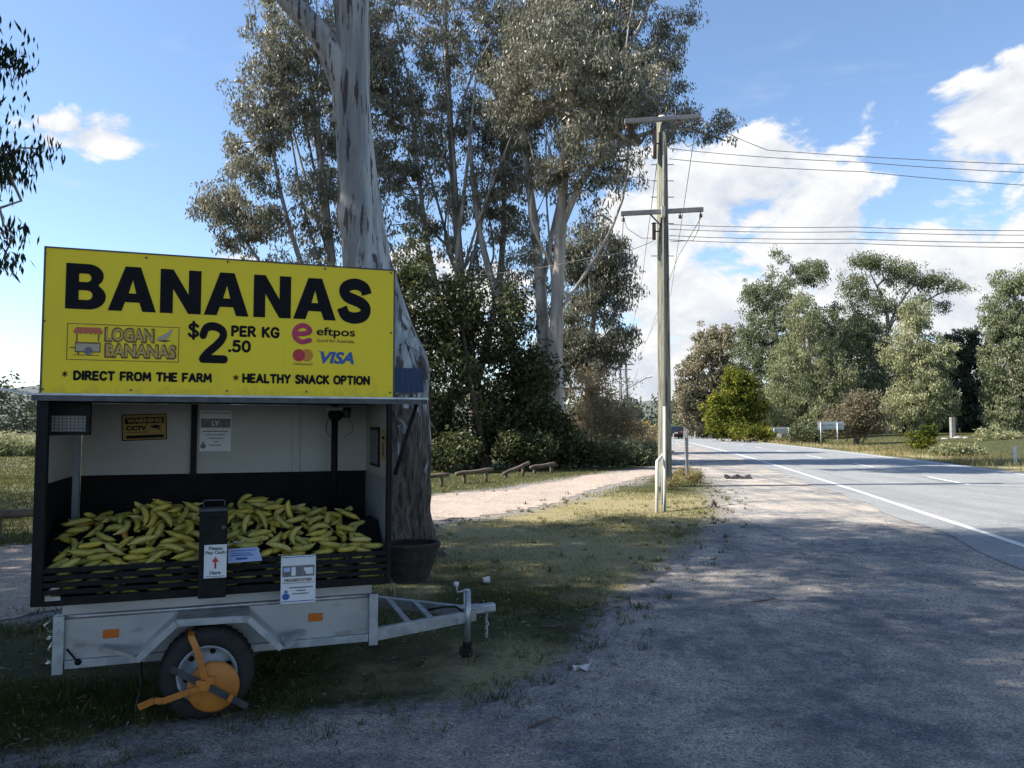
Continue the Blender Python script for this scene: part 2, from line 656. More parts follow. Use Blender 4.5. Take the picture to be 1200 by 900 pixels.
# ------------------------------------------------------------------ grass, stones, fallen leaves
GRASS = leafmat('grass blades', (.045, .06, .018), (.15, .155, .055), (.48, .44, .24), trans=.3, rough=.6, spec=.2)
DRYG = leafmat('dry verge grass', (.12, .13, .045), (.27, .23, .10), (.42, .35, .2), trans=.3, rough=.7, spec=.2)
SH_P, DR_P = np.array(EDGE + road_left + [(-30, -45)]), np.array(DR_NEAR + DR_FAR)


def blades(P, h, w, tint, lean=.5, seed=1, base=0.0):
    r = np.random.default_rng(seed)
    n = len(P)
    a = r.uniform(0, 2 * np.pi, n)
    la = r.uniform(0, 2 * np.pi, n)
    dx = np.stack([np.cos(a), np.sin(a), np.zeros(n)], 1) * (w / 2)[:, None]
    l = h * r.uniform(.1, lean, n)
    tip = np.stack([np.cos(la) * l, np.sin(la) * l, h], 1)
    Z = hfun(P[:, 0], P[:, 1]) + base
    B = np.column_stack([P[:, :2], Z - .004])
    V = np.stack([B - dx, B + dx, B + tip * .55 + dx * .6 + tip * [0, 0, .05], B + tip], 1).reshape(-1, 3)
    i = np.arange(n)[:, None] * 4
    F = np.concatenate([i + [0, 1, 2], i + [0, 2, 3]])
    return V, F, np.concatenate([tint, tint])


def build_grass():
    r = np.random.default_rng(21)
    # candidate points, denser near the camera
    n = 330000
    Y = 3.0 + (r.random(n) ** 1.9) * 27
    X = r.uniform(-.72, .36, n) * (Y + .6)
    P = np.stack([X, Y], 1)
    inside = pts_in_poly(P, [tuple(p) for p in SH_P]) | pts_in_poly(P, [tuple(p) for p in DR_P])
    d = np.minimum(dist_poly(P, [tuple(p) for p in SH_P]), dist_poly(P, [tuple(p) for p in DR_P]))
    patch = vnoise(P, .9, 31) * .6 + vnoise(P, .28, 32) * .4
    keep = (~inside) & (r.random(n) < np.clip(d / .45, .12, 1) * np.clip((patch - .24) * 3.0, .05, 1))
    keep |= inside & (d < .4) & (r.random(n) < .05 * np.clip((patch - .45) * 5, 0, 1))
    dry = np.zeros(n)
    for (px, py, rr, a) in ((650, 640, 2.6, 1), (760, 670, 1.8, 1), (620, 790, .9, 1), (600, 730, .5, .4), (540, 625, 1.6, 1.0), (480, 690, .8, .4), (430, 800, .7, .6), (820, 640, 1.5, .8), (690, 592, 3.2, .8), (780, 588, 3.2, .75), (800, 610, 2.2, .7), (640, 606, 1.6, .8)):
        c = np.array(G2(px, py))
        dry = np.maximum(dry, a * np.exp(-((P - c) ** 2).sum(1) / rr ** 2))
    keep &= r.random(n) < 1 - .1 * dry
    P, dry, patch, d = P[keep], dry[keep], patch[keep], d[keep]
    n = len(P)
    lod = np.clip(P[:, 1] / 6, .8, 3.2)
    tall = np.where((P[:, 0] < -1.2) & (P[:, 1] < 6.2), 1.9, 1.0)
    h = r.uniform(.010, .034, n) * (.7 + patch) * (1 - .4 * dry) * tall * np.clip(lod, .9, 1.5) * np.clip(.5 + d, .5, 1)
    w = r.uniform(.004, .008, n) * lod
    tint = np.clip(.42 - .34 * np.clip((9 - P[:, 1]) / 3, 0, 1) * (P[:, 0] < 1.5) + .34 * (vnoise(P, 1.7, 5) - .5) + dry * .45 + r.normal(0, .17, n), 0, 1)  # tint drop near the trailer stands in for shade on the grass
    # ragged tufts along the gravel edge, round the wheel, the stand and the trunk
    n2 = 2600
    Y2 = 3.3 + r.random(n2) ** 1.6 * 16
    X2 = r.uniform(-.68, .36, n2) * Y2
    P2 = np.stack([X2, Y2], 1)
    d2 = np.minimum(dist_poly(P2, [tuple(p) for p in SH_P]), dist_poly(P2, [tuple(p) for p in DR_P]))
    in2 = pts_in_poly(P2, [tuple(p) for p in SH_P]) | pts_in_poly(P2, [tuple(p) for p in DR_P])
    k2 = (~in2 & (r.random(n2) < np.clip(1.1 - d2 / 1.2, .22, 1))) | (in2 & (d2 < .35) & (r.random(n2) < .5))
    P2 = P2[k2]
    q = np.repeat(P2, 16, 0)
    sz = np.repeat(r.uniform(.5, 1.5, len(P2)), 16)
    P2b = q + r.normal(0, .022, q.shape) * sz[:, None]
    h2 = r.uniform(.025, .075, len(q)) * sz
    t2 = np.clip(np.repeat(r.normal(.38, .22, len(P2)), 16) + r.normal(0, .12, len(q)) - .2 * (q[:, 1] < 8), 0, 1)  # near tufts tinted darker to sit with the shaded-in blades
    w2 = r.uniform(.004, .007, len(q)) * np.clip(q[:, 1] / 6, .8, 2.5)
    P = np.concatenate([P, P2b]); h = np.concatenate([h, h2]); w = np.concatenate([w, w2]); tint = np.concatenate([tint, t2])
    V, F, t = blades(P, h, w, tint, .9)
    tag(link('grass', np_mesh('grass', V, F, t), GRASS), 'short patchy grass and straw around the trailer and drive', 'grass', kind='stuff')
    # long dry grass on both verges and on the far meadow
    n = 60000
    Y = 22 + r.random(n) ** 1.5 * 110
    side = r.random(n)
    off = r.random(n) ** 1.6
    X = np.where(side < .8, Xw(Y) + 8.0 + off * 12 * (1 + Y / 60), Xw(Y) - 3.8 - off * 4)
    P = np.stack([X, Y], 1)
    ok = ~(pts_in_poly(P, [tuple(p) for p in SH_P]) | pts_in_poly(P, [tuple(p) for p in DR_P]))
    pt = vnoise(P, 2.5, 41)
    ok &= r.random(n) < np.clip((pt - .2) * 2, .1, 1)
    P, off, side = P[ok], off[ok], side[ok]
    n = len(P)
    near = np.clip(1 - off * 2.2, 0, 1)
    h = r.uniform(.08, .3, n) * (.35 + near) * np.where(side[:n] < .8, 1, .8)
    w = r.uniform(.012, .03, n) * np.clip(P[:, 1] / 30, .8, 3)
    tint = np.clip(.15 + near * .5 + r.normal(0, .15, n) + (vnoise(P, 6, 8) - .5) * .5, 0, 1)
    V, F, t = blades(P, h, w, tint, .6, 2)
    tag(link('verge_grass', np_mesh('verge_grass', V, F, t), DRYG), 'long dry grass along the far verges of the road', 'grass', kind='stuff')
    # left meadow
    n = 30000
    Y = 10 + r.random(n) ** 1.4 * 70
    X = -(.42 + r.random(n) * .35) * Y
    P = np.stack([X, Y], 1)
    ok = ~pts_in_poly(P, [tuple(p) for p in DR_P])
    P = P[ok]; n = len(P)
    V, F, t = blades(P, r.uniform(.04, .12, n), r.uniform(.01, .02, n) * np.clip(P[:, 1] / 14, 1, 4), np.clip(.3 + r.normal(0, .12, n), 0, 1), .7, 3)
    tag(link('meadow_grass', np_mesh('meadow_grass', V, F, t), GRASS), 'green mown grass on the field beyond the drive', 'grass', kind='stuff')


build_grass()


def build_litter():
    r = np.random.default_rng(77)
    # loose stones
    n = 42000
    Y = 3.0 + r.random(n) ** 1.8 * 10
    X = r.uniform(-.7, .72, n) * Y
    P = np.stack([X, Y], 1)
    ok = pts_in_poly(P, [tuple(p) for p in SH_P]) & (X < Xw(Y) - .8)
    P = P[ok]; n = len(P)
    s = (.0026 + .0075 * r.random(n) ** 4) * np.clip(P[:, 1] / 5, .8, 2)
    octa = np.array([(1, 0, 0), (0, 1, 0), (-1, 0, 0), (0, -1, 0), (0, 0, .7), (0, 0, -.5)], float)
    a = r.uniform(0, 6.28, n)
    jit = r.uniform(.6, 1.35, (n, 6, 1))
    q = octa[None] * jit * s[:, None, None]
    ca, sa = np.cos(a)[:, None], np.sin(a)[:, None]
    q = np.stack([q[..., 0] * ca - q[..., 1] * sa, q[..., 0] * sa + q[..., 1] * ca, q[..., 2]], -1)
    V = (q + np.column_stack([P, .005 + s * .25])[:, None]).reshape(-1, 3)
    i = np.arange(n)[:, None] * 6
    F = np.concatenate([i + f for f in ([0, 1, 4], [1, 2, 4], [2, 3, 4], [3, 0, 4])])
    t = np.tile(r.random(n), 4)
    STN = leafmat('stone chips', (.10, .10, .10), (.26, .25, .24), (.48, .46, .43), trans=0.0, rough=.9, spec=.2)
    tag(link('gravel', np_mesh('gravel', V, F, t), STN), 'loose stone chips lying on the gravel shoulder', 'gravel', kind='stuff')
    # fallen gum leaves, bark and twigs
    n = 11000
    Y = 3.1 + r.random(n) ** 1.6 * 11
    X = r.uniform(-.68, .45, n) * Y
    P = np.stack([X, Y], 1)
    ins = pts_in_poly(P, [tuple(p) for p in SH_P])
    d = dist_poly(P, [tuple(p) for p in SH_P])
    ok = (~ins & (r.random(n) < .8)) | (ins & (r.random(n) < np.clip(.9 - d / 1.2, .06, 1)))
    P = P[ok]; n = len(P)
    L = r.uniform(.012, .07, n)
    wd = L * r.uniform(.10, .24, n)
    a = r.uniform(0, 6.28, n)
    ax = np.stack([np.cos(a), np.sin(a), r.uniform(-.1, .35, n)], 1)
    sx = np.stack([-np.sin(a), np.cos(a), r.uniform(-.3, .3, n)], 1)
    c = np.column_stack([P, r.uniform(.01, .03, n)])
    V = np.stack([c - ax * L[:, None] / 2, c + sx * wd[:, None] / 2 + [0, 0, .004], c + ax * L[:, None] / 2, c - sx * wd[:, None] / 2 + [0, 0, .004]], 1).reshape(-1, 3)
    F = np.arange(n * 4).reshape(-1, 4)
    LIT = leafmat('fallen leaves', (.10, .06, .035), (.26, .19, .12), (.5, .44, .34), trans=.1, rough=.7)
    tag(link('fallen_leaves', np_mesh('fallen_leaves', V, F, np.clip(r.normal(.5, .25, n), 0, 1)), LIT), 'dry fallen gum leaves scattered over the grass', 'leaves', kind='stuff')


build_litter()


# ------------------------------------------------------------------ trees
def blob(px, py, rx, ry, Y, depth=1.0, w=1.0):
    """an ellipsoid of crown from photo extents at a real distance"""
    c = at(px, py, Y)
    k = Y / F_PX
    return (c.x, c.y, c.z, rx * k, max(rx, ry * .7) * k * depth, ry * k, w)


def leaves_np(C, S, m, L, W, tint_c, droop=.75, seed=1, flat=.75):
    """m leaves round each clump centre C (spread S)"""
    r = np.random.default_rng(seed)
    n = len(C) * m
    cc = np.repeat(C, m, 0)
    ss = np.repeat(S, m)
    off = r.normal(size=(n, 3))
    rad = np.linalg.norm(off, axis=1)
    off *= (np.minimum(rad, 1.7) / (rad + 1e-9))[:, None]
    off *= [1, 1, flat]
    c = cc + off * ss[:, None] * .62
    d = r.normal(size=(n, 3)) * (1 - droop)
    d[:, 2] -= droop * r.uniform(.4, 1.3, n)
    d /= np.linalg.norm(d, axis=1)[:, None]
    q = r.normal(size=(n, 3))
    s = np.cross(d, q)
    s /= np.linalg.norm(s, axis=1)[:, None] + 1e-9
    l = L * r.uniform(.6, 1.35, n)
    w = W * r.uniform(.7, 1.3, n)
    nn = np.cross(d, s)
    A = c
    Bm = c + d * (l * .45)[:, None] + s * (w / 2)[:, None] + nn * (w * .12)[:, None]
    T = c + d * l[:, None] + nn * (l * .1)[:, None]
    D = c + d * (l * .45)[:, None] - s * (w / 2)[:, None] + nn * (w * .12)[:, None]
    V = np.stack([A, Bm, T, D], 1).reshape(-1, 3)
    F = np.arange(n * 4).reshape(-1, 4)
    t = np.clip(np.repeat(tint_c, m) + r.normal(0, .16, n), 0, 1)
    return V, F, t


def tree(name, label, base, stems, blobs, n_cl, m, L, W, spread, leaf, bark, cat='tree', group=None, tip=.012, droop=.75, seed=1, sides=5,
         shell=2.3, tint=.5, tvar=.17, trunk_sides=10, flat=.75, wander=.1, parts=('trunk', 'crown'), up=.35, extra_trunk=None, clump=.45, bare=0, risers=0):
    """stems: [(points, radii)] in world space. Branches are grown from the stems to clumps spread through the blobs."""
    r = np.random.default_rng(seed)
    root = tag(empty(name, base), label, cat, group)
    b0 = np.array(base)
    B = np.array([b[:6] for b in blobs])
    wt = np.array([b[6] * (b[3] * b[4] * b[5]) ** (2 / 3) for b in blobs])
    k = r.choice(len(B), n_cl, p=wt / wt.sum())
    d = r.normal(size=(n_cl, 3))
    d /= np.linalg.norm(d, axis=1)[:, None]
    rad = r.random(n_cl) ** (1 / shell) * np.where(r.random(n_cl) < .25, r.uniform(1.0, 1.45, n_cl), 1.0)
    C = B[k, :3] + d * rad[:, None] * B[k, 3:6]
    # pull centres together into uneven clumps, so that gaps stay open between them
    if clump:
        nk = max(6, int(n_cl / 5.5))
        K = C[r.choice(n_cl, nk, replace=False)]
        dd = ((C[:, None] - K[None]) ** 2).sum(-1)
        near = K[dd.argmin(1)]
        C = C + (near - C) * r.uniform(0, clump, (n_cl, 1))
    # thin stems that rise from the lower trunk into the crown
    if risers:
        stems = list(stems)
        P0 = np.array([tuple(p) for p in stems[0][0]], float)
        for q in range(risers):
            f = r.uniform(.25, .6) * (len(P0) - 1)
            i = min(int(f), len(P0) - 2)
            s0 = P0[i] + (P0[i + 1] - P0[i]) * (f - i)
            e = C[r.integers(n_cl)]
            if e[2] < s0[2] + 3 or np.hypot(e[0] - s0[0], e[1] - s0[1]) > .42 * (e[2] - s0[2]):
                continue
            k1 = s0 + (e - s0) * .35 + np.array([(e[0] - s0[0]) * .12, (e[1] - s0[1]) * .12, -.02 * (e[2] - s0[2])]) + r.normal(0, .35, 3)
            k2 = s0 + (e - s0) * .7 + r.normal(0, .5, 3)
            stems.append(([s0, k1, k2, e], [.07, .05, .032, .012]))
    # node graph
    NP, NPar, NR, minr = [], [], [], []
    stem_draw = []
    for P, rr in stems:
        P = np.array([tuple(p) for p in P], float)
        rr = np.interp(np.linspace(0, 1, len(P)), np.linspace(0, 1, len(rr)), rr)
        tt = np.linspace(0, len(P) - 1, max(len(P) * 4, 8))
        # smooth through Catmull-Rom
        Q, q = [], []
        for t in tt:
            i = min(int(t), len(P) - 2); f = t - i
            p0, p1, p2, p3 = P[max(i - 1, 0)], P[i], P[i + 1], P[min(i + 2, len(P) - 1)]
            Q.append(.5 * (2 * p1 + (p2 - p0) * f + (2 * p0 - 5 * p1 + 4 * p2 - p3) * f * f + (3 * p1 - p0 - 3 * p2 + p3) * f ** 3))
            q.append(rr[i] * (1 - f) + rr[i + 1] * f)
        stem_draw.append((np.array(Q), np.array(q)))
        prev = -1
        for p, x in zip(Q[len(Q) // 4:], q[len(Q) // 4:]):
            NP.append(p); NPar.append(-1); minr.append(x)
    nst = len(NP)
    order = np.argsort(np.min(np.linalg.norm(C[:, None] - np.array(NP)[None, ::3], axis=2), axis=1))
    A = np.zeros((nst + n_cl * 3, 3)); A[:nst] = NP
    par = np.full(nst + n_cl * 3, -1)
    cnt = nst
    segs = []
    for ci in order:
        c = C[ci]
        v = c - A[:cnt]
        dist = np.linalg.norm(v, axis=1)
        cost = dist * (1 + up * np.clip(-v[:, 2] / (dist + 1e-6), -.3, 1) * 1.2 + up * .6)
        j = int(cost.argmin())
        p = A[j]
        mid = p + (c - p) * .4 + np.array([0, 0, .10 * dist[j]]) + r.normal(0, wander * dist[j], 3)
        mid2 = p + (c - p) * .75 + np.array([0, 0, .06 * dist[j]]) + r.normal(0, wander * .6 * dist[j], 3)
        A[cnt], A[cnt + 1], A[cnt + 2] = mid, mid2, c
        par[cnt], par[cnt + 1], par[cnt + 2] = j, cnt, cnt + 1
        segs.append((j, cnt, cnt + 1, cnt + 2))
        cnt += 3
    load = np.zeros(cnt)
    load[[s[3] for s in segs]] = 1
    for i in range(cnt - 1, nst - 1, -1):
        load[par[i]] += load[i]
    rad_ = tip * np.maximum(load, 1) ** .46
    Vs, Fs, nv = [], [], 0
    for Q, q in stem_draw:
        V, F = tube_np(Q - b0, q, trunk_sides)
        Vs.append(V); Fs.append(F + nv); nv += len(V)
    for s in segs:
        P = A[list(s)]
        r0 = min(rad_[s[1]] * 1.15, rad_[s[0]] if s[0] >= nst else 1e9)
        V, F = tube_np(P - b0, [r0, rad_[s[1]], rad_[s[2]], max(rad_[s[3]] * .7, tip * .7)], sides)
        Vs.append(V); Fs.append(F + nv); nv += len(V)
    if bare:        # bare twigs fanning out of the clump centres
        for c in C[r.choice(n_cl, min(bare, n_cl), replace=False)]:
            for _ in range(3):
                e = c + r.normal(0, spread * .9, 3) + [0, 0, spread * .5]
                V, F = tube_np(np.array([c, (c + e) / 2 + r.normal(0, spread * .12, 3), e]) - b0, [tip * .8, tip * .6, tip * .4], 3)
                Vs.append(V); Fs.append(F + nv); nv += len(V)
    if extra_trunk:
        V, F = extra_trunk
        Vs.append(V - b0); Fs.append(F + nv); nv += len(V)
    me = np_mesh(parts[0], np.concatenate(Vs), np.concatenate(Fs), smooth=True)
    link(parts[0], me, bark, root)
    S = spread * r.uniform(.6, 1.35, n_cl)
    zr = (C[:, 2] - C[:, 2].min()) / (np.ptp(C[:, 2]) + 1e-6)
    tc = tint + r.normal(0, tvar, n_cl)
    V, F, t = leaves_np(C, S, m, L, W, tc, droop, seed + 1, flat)
    link(parts[1], np_mesh(parts[1], V - b0, F, t), leaf, root)
    return root


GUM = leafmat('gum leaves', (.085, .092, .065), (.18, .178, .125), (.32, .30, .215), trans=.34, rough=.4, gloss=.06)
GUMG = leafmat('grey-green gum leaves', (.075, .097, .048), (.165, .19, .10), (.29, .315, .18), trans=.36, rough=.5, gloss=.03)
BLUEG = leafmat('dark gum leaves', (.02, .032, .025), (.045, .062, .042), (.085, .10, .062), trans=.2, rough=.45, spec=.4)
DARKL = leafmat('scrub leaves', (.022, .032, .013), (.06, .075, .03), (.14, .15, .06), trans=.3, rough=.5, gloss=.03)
YELL = leafmat('yellow-green leaves', (.05, .07, .015), (.13, .15, .028), (.33, .30, .05), trans=.3, rough=.5)
LIGHTG = leafmat('light green leaves', (.14, .165, .075), (.295, .31, .16), (.46, .465, .26), trans=.38, rough=.5, gloss=.03)
OLIVE = leafmat('olive brown leaves', (0.139, 0.132, 0.085), (0.256, 0.233, 0.155), (0.373, 0.333, 0.233), trans=.3, rough=.6)
BROWN = leafmat('brownish leaves', (.10, .085, .05), (.19, .165, .105), (.28, .25, .17), trans=.3, rough=.6)
STRAW = leafmat('straw leaves', (.20, .16, .085), (.34, .28, .16), (.48, .41, .26), trans=.3, rough=.7)
FARL = leafmat('far woodland leaves', (0.066, 0.084, 0.06), (0.108, 0.126, 0.084), (0.168, 0.174, 0.12), trans=.15, rough=.8, spec=.1)
BARKG = M('pale gum bark', (.36, .33, .30), (.20, .17, .145), rough=.85, scale=1.6, stretch=(3, 3, .5), bump=.4, bscale=9, speck=(.10, .08, .07), speck_scale=5, speck_at=(.58, .72))
BARKW = M('white gum bark', (.42, .39, .355), (.24, .215, .19), rough=.8, scale=1.3, stretch=(3, 3, .4), bump=.3, bscale=8)
BARKB = M('brown bark', (.15, .12, .095), (.08, .065, .05), rough=.9, scale=3, stretch=(3, 3, .6), bump=.6)
TWIG = M('dry twigs', (.30, .24, .17), (.18, .14, .10), rough=.9, scale=2)


def gum_trunk_mat():
    m = bpy.data.materials.new('big gum bark')
    m.use_nodes = True
    t = NT(m.node_tree)
    out = t.add('ShaderNodeOutputMaterial')
    p = t.add('ShaderNodeBsdfPrincipled')
    v = t.add('ShaderNodeTexCoord').outputs['Object']
    z = t.add('ShaderNodeSeparateXYZ'); t.put(z.inputs[0], v); z = z.outputs[2]
    long_ = t.noise(t.vmul(v, (7, 7, .55)), 1.0, 5, .6, .3)
    c = t.mix(t.step(long_, .36, .64), (.26, .285, .32, 1), (.52, .54, .56, 1))
    pat = t.noise(t.vmul(v, (3.2, 3.2, .8)), 1.0, 4, .6, .5)
    c = t.mix(t.math('MULTIPLY', t.step(pat, .60, .68), .6), c, (.28, .20, .145, 1))
    fl = t.noise(t.vmul(v, (15, 15, 1.5)), 1.0, 4, .6)
    c = t.mix(t.math('MULTIPLY', t.step(fl, .545, .60), .92), c, (.085, .075, .075, 1))
    # rough dark stocking at the foot, with smooth pale strips left in it
    rough_n = t.noise(t.vmul(v, (4.5, 4.5, 1.3)), 1.0, 6, .7, 1.0)
    low = t.step(t.math('ADD', t.math('MULTIPLY', z, -.36), t.math('MULTIPLY', rough_n, 3.2)), .72, .95)
    rb = t.mix(t.step(t.noise(t.vmul(v, (20, 20, 3.5)), 1.0, 5, .7), .35, .65), (.03, .026, .024, 1), (.17, .145, .125, 1))
    c = t.mix(low, c, rb)
    t.put(p.inputs['Base Color'], c)
    p.inputs['Roughness'].default_value = .85
    p.inputs['Specular IOR Level'].default_value = .3
    b = t.add('ShaderNodeBump')
    b.inputs['Strength'].default_value = .9
    b.inputs['Distance'].default_value = .04
    hgt = t.math('ADD', t.math('MULTIPLY', long_, .5), t.math('MULTIPLY', t.math('MULTIPLY', t.noise(t.vmul(v, (18, 18, 3)), 1.0, 6, .7), low), 1.6))
    t.put(b.inputs['Height'], t.math('SUBTRACT', hgt, t.math('MULTIPLY', t.step(fl, .58, .68), .25)))
    t.put(p.inputs['Normal'], b.outputs[0])
    t.put(out.inputs[0], p.outputs[0])
    return m


def build_big_gum():
    Y = 9.6
    prof = [(655, 392, 512), (640, 398, 503), (600, 404, 498), (560, 408, 501), (520, 408, 503), (470, 408, 500), (440, 404, 503), (415, 406, 498), (380, 408, 482),
            (340, 404, 468), (300, 402, 456), (250, 398, 448), (200, 396, 441), (150, 393, 436), (100, 391, 434), (60, 396, 434), (0, 391, 434), (-80, 388, 428), (-200, 380, 415), (-330, 368, 396)]
    ctr, rad = [], []
    for py, l, r_ in prof:
        p = at((l + r_) / 2, py, Y)
        if not ctr:
            p.z = -.05
        ctr.append(np.array(p)); rad.append((r_ - l) / 2 * Y / F_PX)
    ctr, rad = np.array(ctr), np.array(rad)
    zz = np.concatenate([np.linspace(-.05, 4, 90), np.linspace(4.05, ctr[-1, 2], 90)])
    P = np.stack([np.interp(zz, ctr[:, 2], ctr[:, i]) for i in range(3)], 1)
    rr = np.interp(zz, ctr[:, 2], rad)
    n = 64
    a = np.linspace(0, 2 * np.pi, n, endpoint=False)
    A, Zg = np.meshgrid(a, zz)
    lump = 1 + .045 * np.sin(3 * A + Zg * .6) + .03 * np.sin(5 * A - Zg * 1.3 + 1)
    # buttress folds towards the foot, ridged bark
    foot = np.exp(-np.clip(Zg, 0, None) / .55)
    lump += foot * (.16 * np.sin(4 * A + .7) + .08 * np.sin(7 * A + 2))
    rb = np.random.default_rng(4)
    K = vnoise(np.stack([A.ravel() * 3.2, Zg.ravel() * .9], 1), .22, 9).reshape(A.shape) - .5
    K2 = vnoise(np.stack([A.ravel() * 5.0, Zg.ravel() * 1.0], 1), .12, 10).reshape(A.shape) - .5
    lowm = np.clip(1.25 - Zg / 2.6, .12, 1)
    lump += lowm * (.085 * K + .05 * K2)
    # two knots
    for az0, z0, s, h in ((math.pi * 1.0, 4.27, .17, .09), (-.35, 2.38, .2, .05), (math.pi * 1.75, 2.3, .16, .08)):
        da = (A - az0 + np.pi) % (2 * np.pi) - np.pi
        lump += h / rr[:, None] * .55 * np.exp(-((da * rr[:, None]) ** 2 + (Zg - z0) ** 2) / s ** 2)
    rad2 = rr[:, None] * lump
    V = np.stack([P[:, 0:1] + rad2 * np.cos(A), P[:, 1:2] + rad2 * np.sin(A), np.broadcast_to(P[:, 2:3], A.shape)], -1).reshape(-1, 3)
    i = np.arange(len(zz) - 1)[:, None] * n
    j = np.arange(n)[None]
    k = (j + 1) % n
    F = np.stack([i + j, i + k, i + n + k, i + n + j], -1).reshape(-1, 4)
    limb = [at(408, 118, Y), at(398, 88, Y - .05), at(378, 45, Y - .1), at(338, -2, Y - .2), at(300, -70, Y - .4), at(250, -180, Y - .8)]
    top = Vector(ctr[-1])
    stems = [([at(404, 150, Y)] + limb, [.2, .19, .165, .155, .14, .12, .08]),
             ([top, top + Vector((.3, .2, 1.6)), top + Vector((1.2, .2, 3.6)), top + Vector((1.8, 0, 5.5))], [.145, .13, .09, .05]),
             ([top, top + Vector((-.3, -.5, 1.4)), top + Vector((-1.3, -1.0, 3.2)), top + Vector((-2.0, -1.2, 5.0))], [.14, .12, .08, .05])]
    base = (float(ctr[0, 0]), float(ctr[0, 1]), 0)
    bl = [(-4.6, 7.4, 12.0, 3.0, 3.0, 2.4, 1), (-1.4, 8.0, 13.5, 3.6, 3.2, 2.8, 1.2), (.6, 8.6, 14.2, 3.2, 3.0, 2.4, 1), (-3.4, 9.6, 15.4, 3.4, 2.6, 2.2, 1), (-6.3, 6.4, 11.0, 2.4, 2.4, 1.8, .8),
          (-.4, 6.6, 11.6, 2.6, 1.8, 1.4, .7), (1.8, 4.6, 11.4, 2.8, 2.2, 1.6, .9), (-2.4, 4.4, 11.8, 2.8, 2.2, 1.6, .9), (-6.4, 3.4, 13.0, 2.6, 2.0, 1.6, .9), (-4.4, 2.4, 13.2, 2.4, 2.0, 1.6, .8), (-6.6, 9.4, 13.8, 2.8, 2.0, 2.0, 1)]
    tree('gum_tree', 'big pale gum tree with mottled trunk standing behind the banana trailer', base, stems, bl, 640, 80, .20, .06, .58, GUM, gum_trunk_mat(),
         seed=3, tip=.011, extra_trunk=(V, F), shell=1.9, clump=.75)


build_big_gum()

# tree beyond the frame on the left: its drooping sprays hang into the top left corner and it shades the trailer
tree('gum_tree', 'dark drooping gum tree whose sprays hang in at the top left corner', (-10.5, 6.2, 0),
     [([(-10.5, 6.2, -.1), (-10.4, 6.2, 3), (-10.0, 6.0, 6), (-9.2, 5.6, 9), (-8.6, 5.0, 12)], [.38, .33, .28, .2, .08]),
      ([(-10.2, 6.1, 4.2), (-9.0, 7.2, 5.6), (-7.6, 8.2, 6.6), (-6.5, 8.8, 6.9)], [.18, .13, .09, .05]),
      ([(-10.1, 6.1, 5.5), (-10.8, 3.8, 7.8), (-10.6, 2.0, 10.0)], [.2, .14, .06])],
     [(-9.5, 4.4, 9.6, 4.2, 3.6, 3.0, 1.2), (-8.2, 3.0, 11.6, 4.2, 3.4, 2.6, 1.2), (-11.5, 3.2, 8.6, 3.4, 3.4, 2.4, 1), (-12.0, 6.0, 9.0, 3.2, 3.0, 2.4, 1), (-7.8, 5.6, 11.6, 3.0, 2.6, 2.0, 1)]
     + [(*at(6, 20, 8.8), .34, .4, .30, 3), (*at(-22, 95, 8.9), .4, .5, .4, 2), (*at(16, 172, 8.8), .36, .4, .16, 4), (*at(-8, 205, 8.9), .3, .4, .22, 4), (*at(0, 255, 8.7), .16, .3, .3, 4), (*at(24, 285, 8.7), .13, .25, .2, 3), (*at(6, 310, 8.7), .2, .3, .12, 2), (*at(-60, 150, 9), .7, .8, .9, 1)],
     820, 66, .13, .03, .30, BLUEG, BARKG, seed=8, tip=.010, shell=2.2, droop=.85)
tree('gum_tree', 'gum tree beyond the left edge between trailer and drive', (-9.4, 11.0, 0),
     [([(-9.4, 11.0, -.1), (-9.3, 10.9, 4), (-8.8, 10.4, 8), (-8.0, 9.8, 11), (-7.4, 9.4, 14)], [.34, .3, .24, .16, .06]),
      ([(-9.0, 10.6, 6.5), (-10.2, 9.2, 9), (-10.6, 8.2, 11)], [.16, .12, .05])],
     [(-7.8, 9.6, 12.6, 3.0, 2.6, 2.2, 1), (-9.8, 8.8, 11.6, 3.0, 2.6, 2.0, 1), (-11.0, 8.8, 10.4, 2.6, 2.4, 1.8, 1), (-8.0, 7.6, 13.6, 3.0, 2.6, 2.0, 1), (-10.5, 10.8, 11.0, 2.4, 2.0, 1.8, 1), (-8.6, 11.0, 12.4, 2.4, 1.6, 1.6, 1)], 520, 70, .22, .06, .6, BLUEG, BARKG, seed=10, clump=.75)
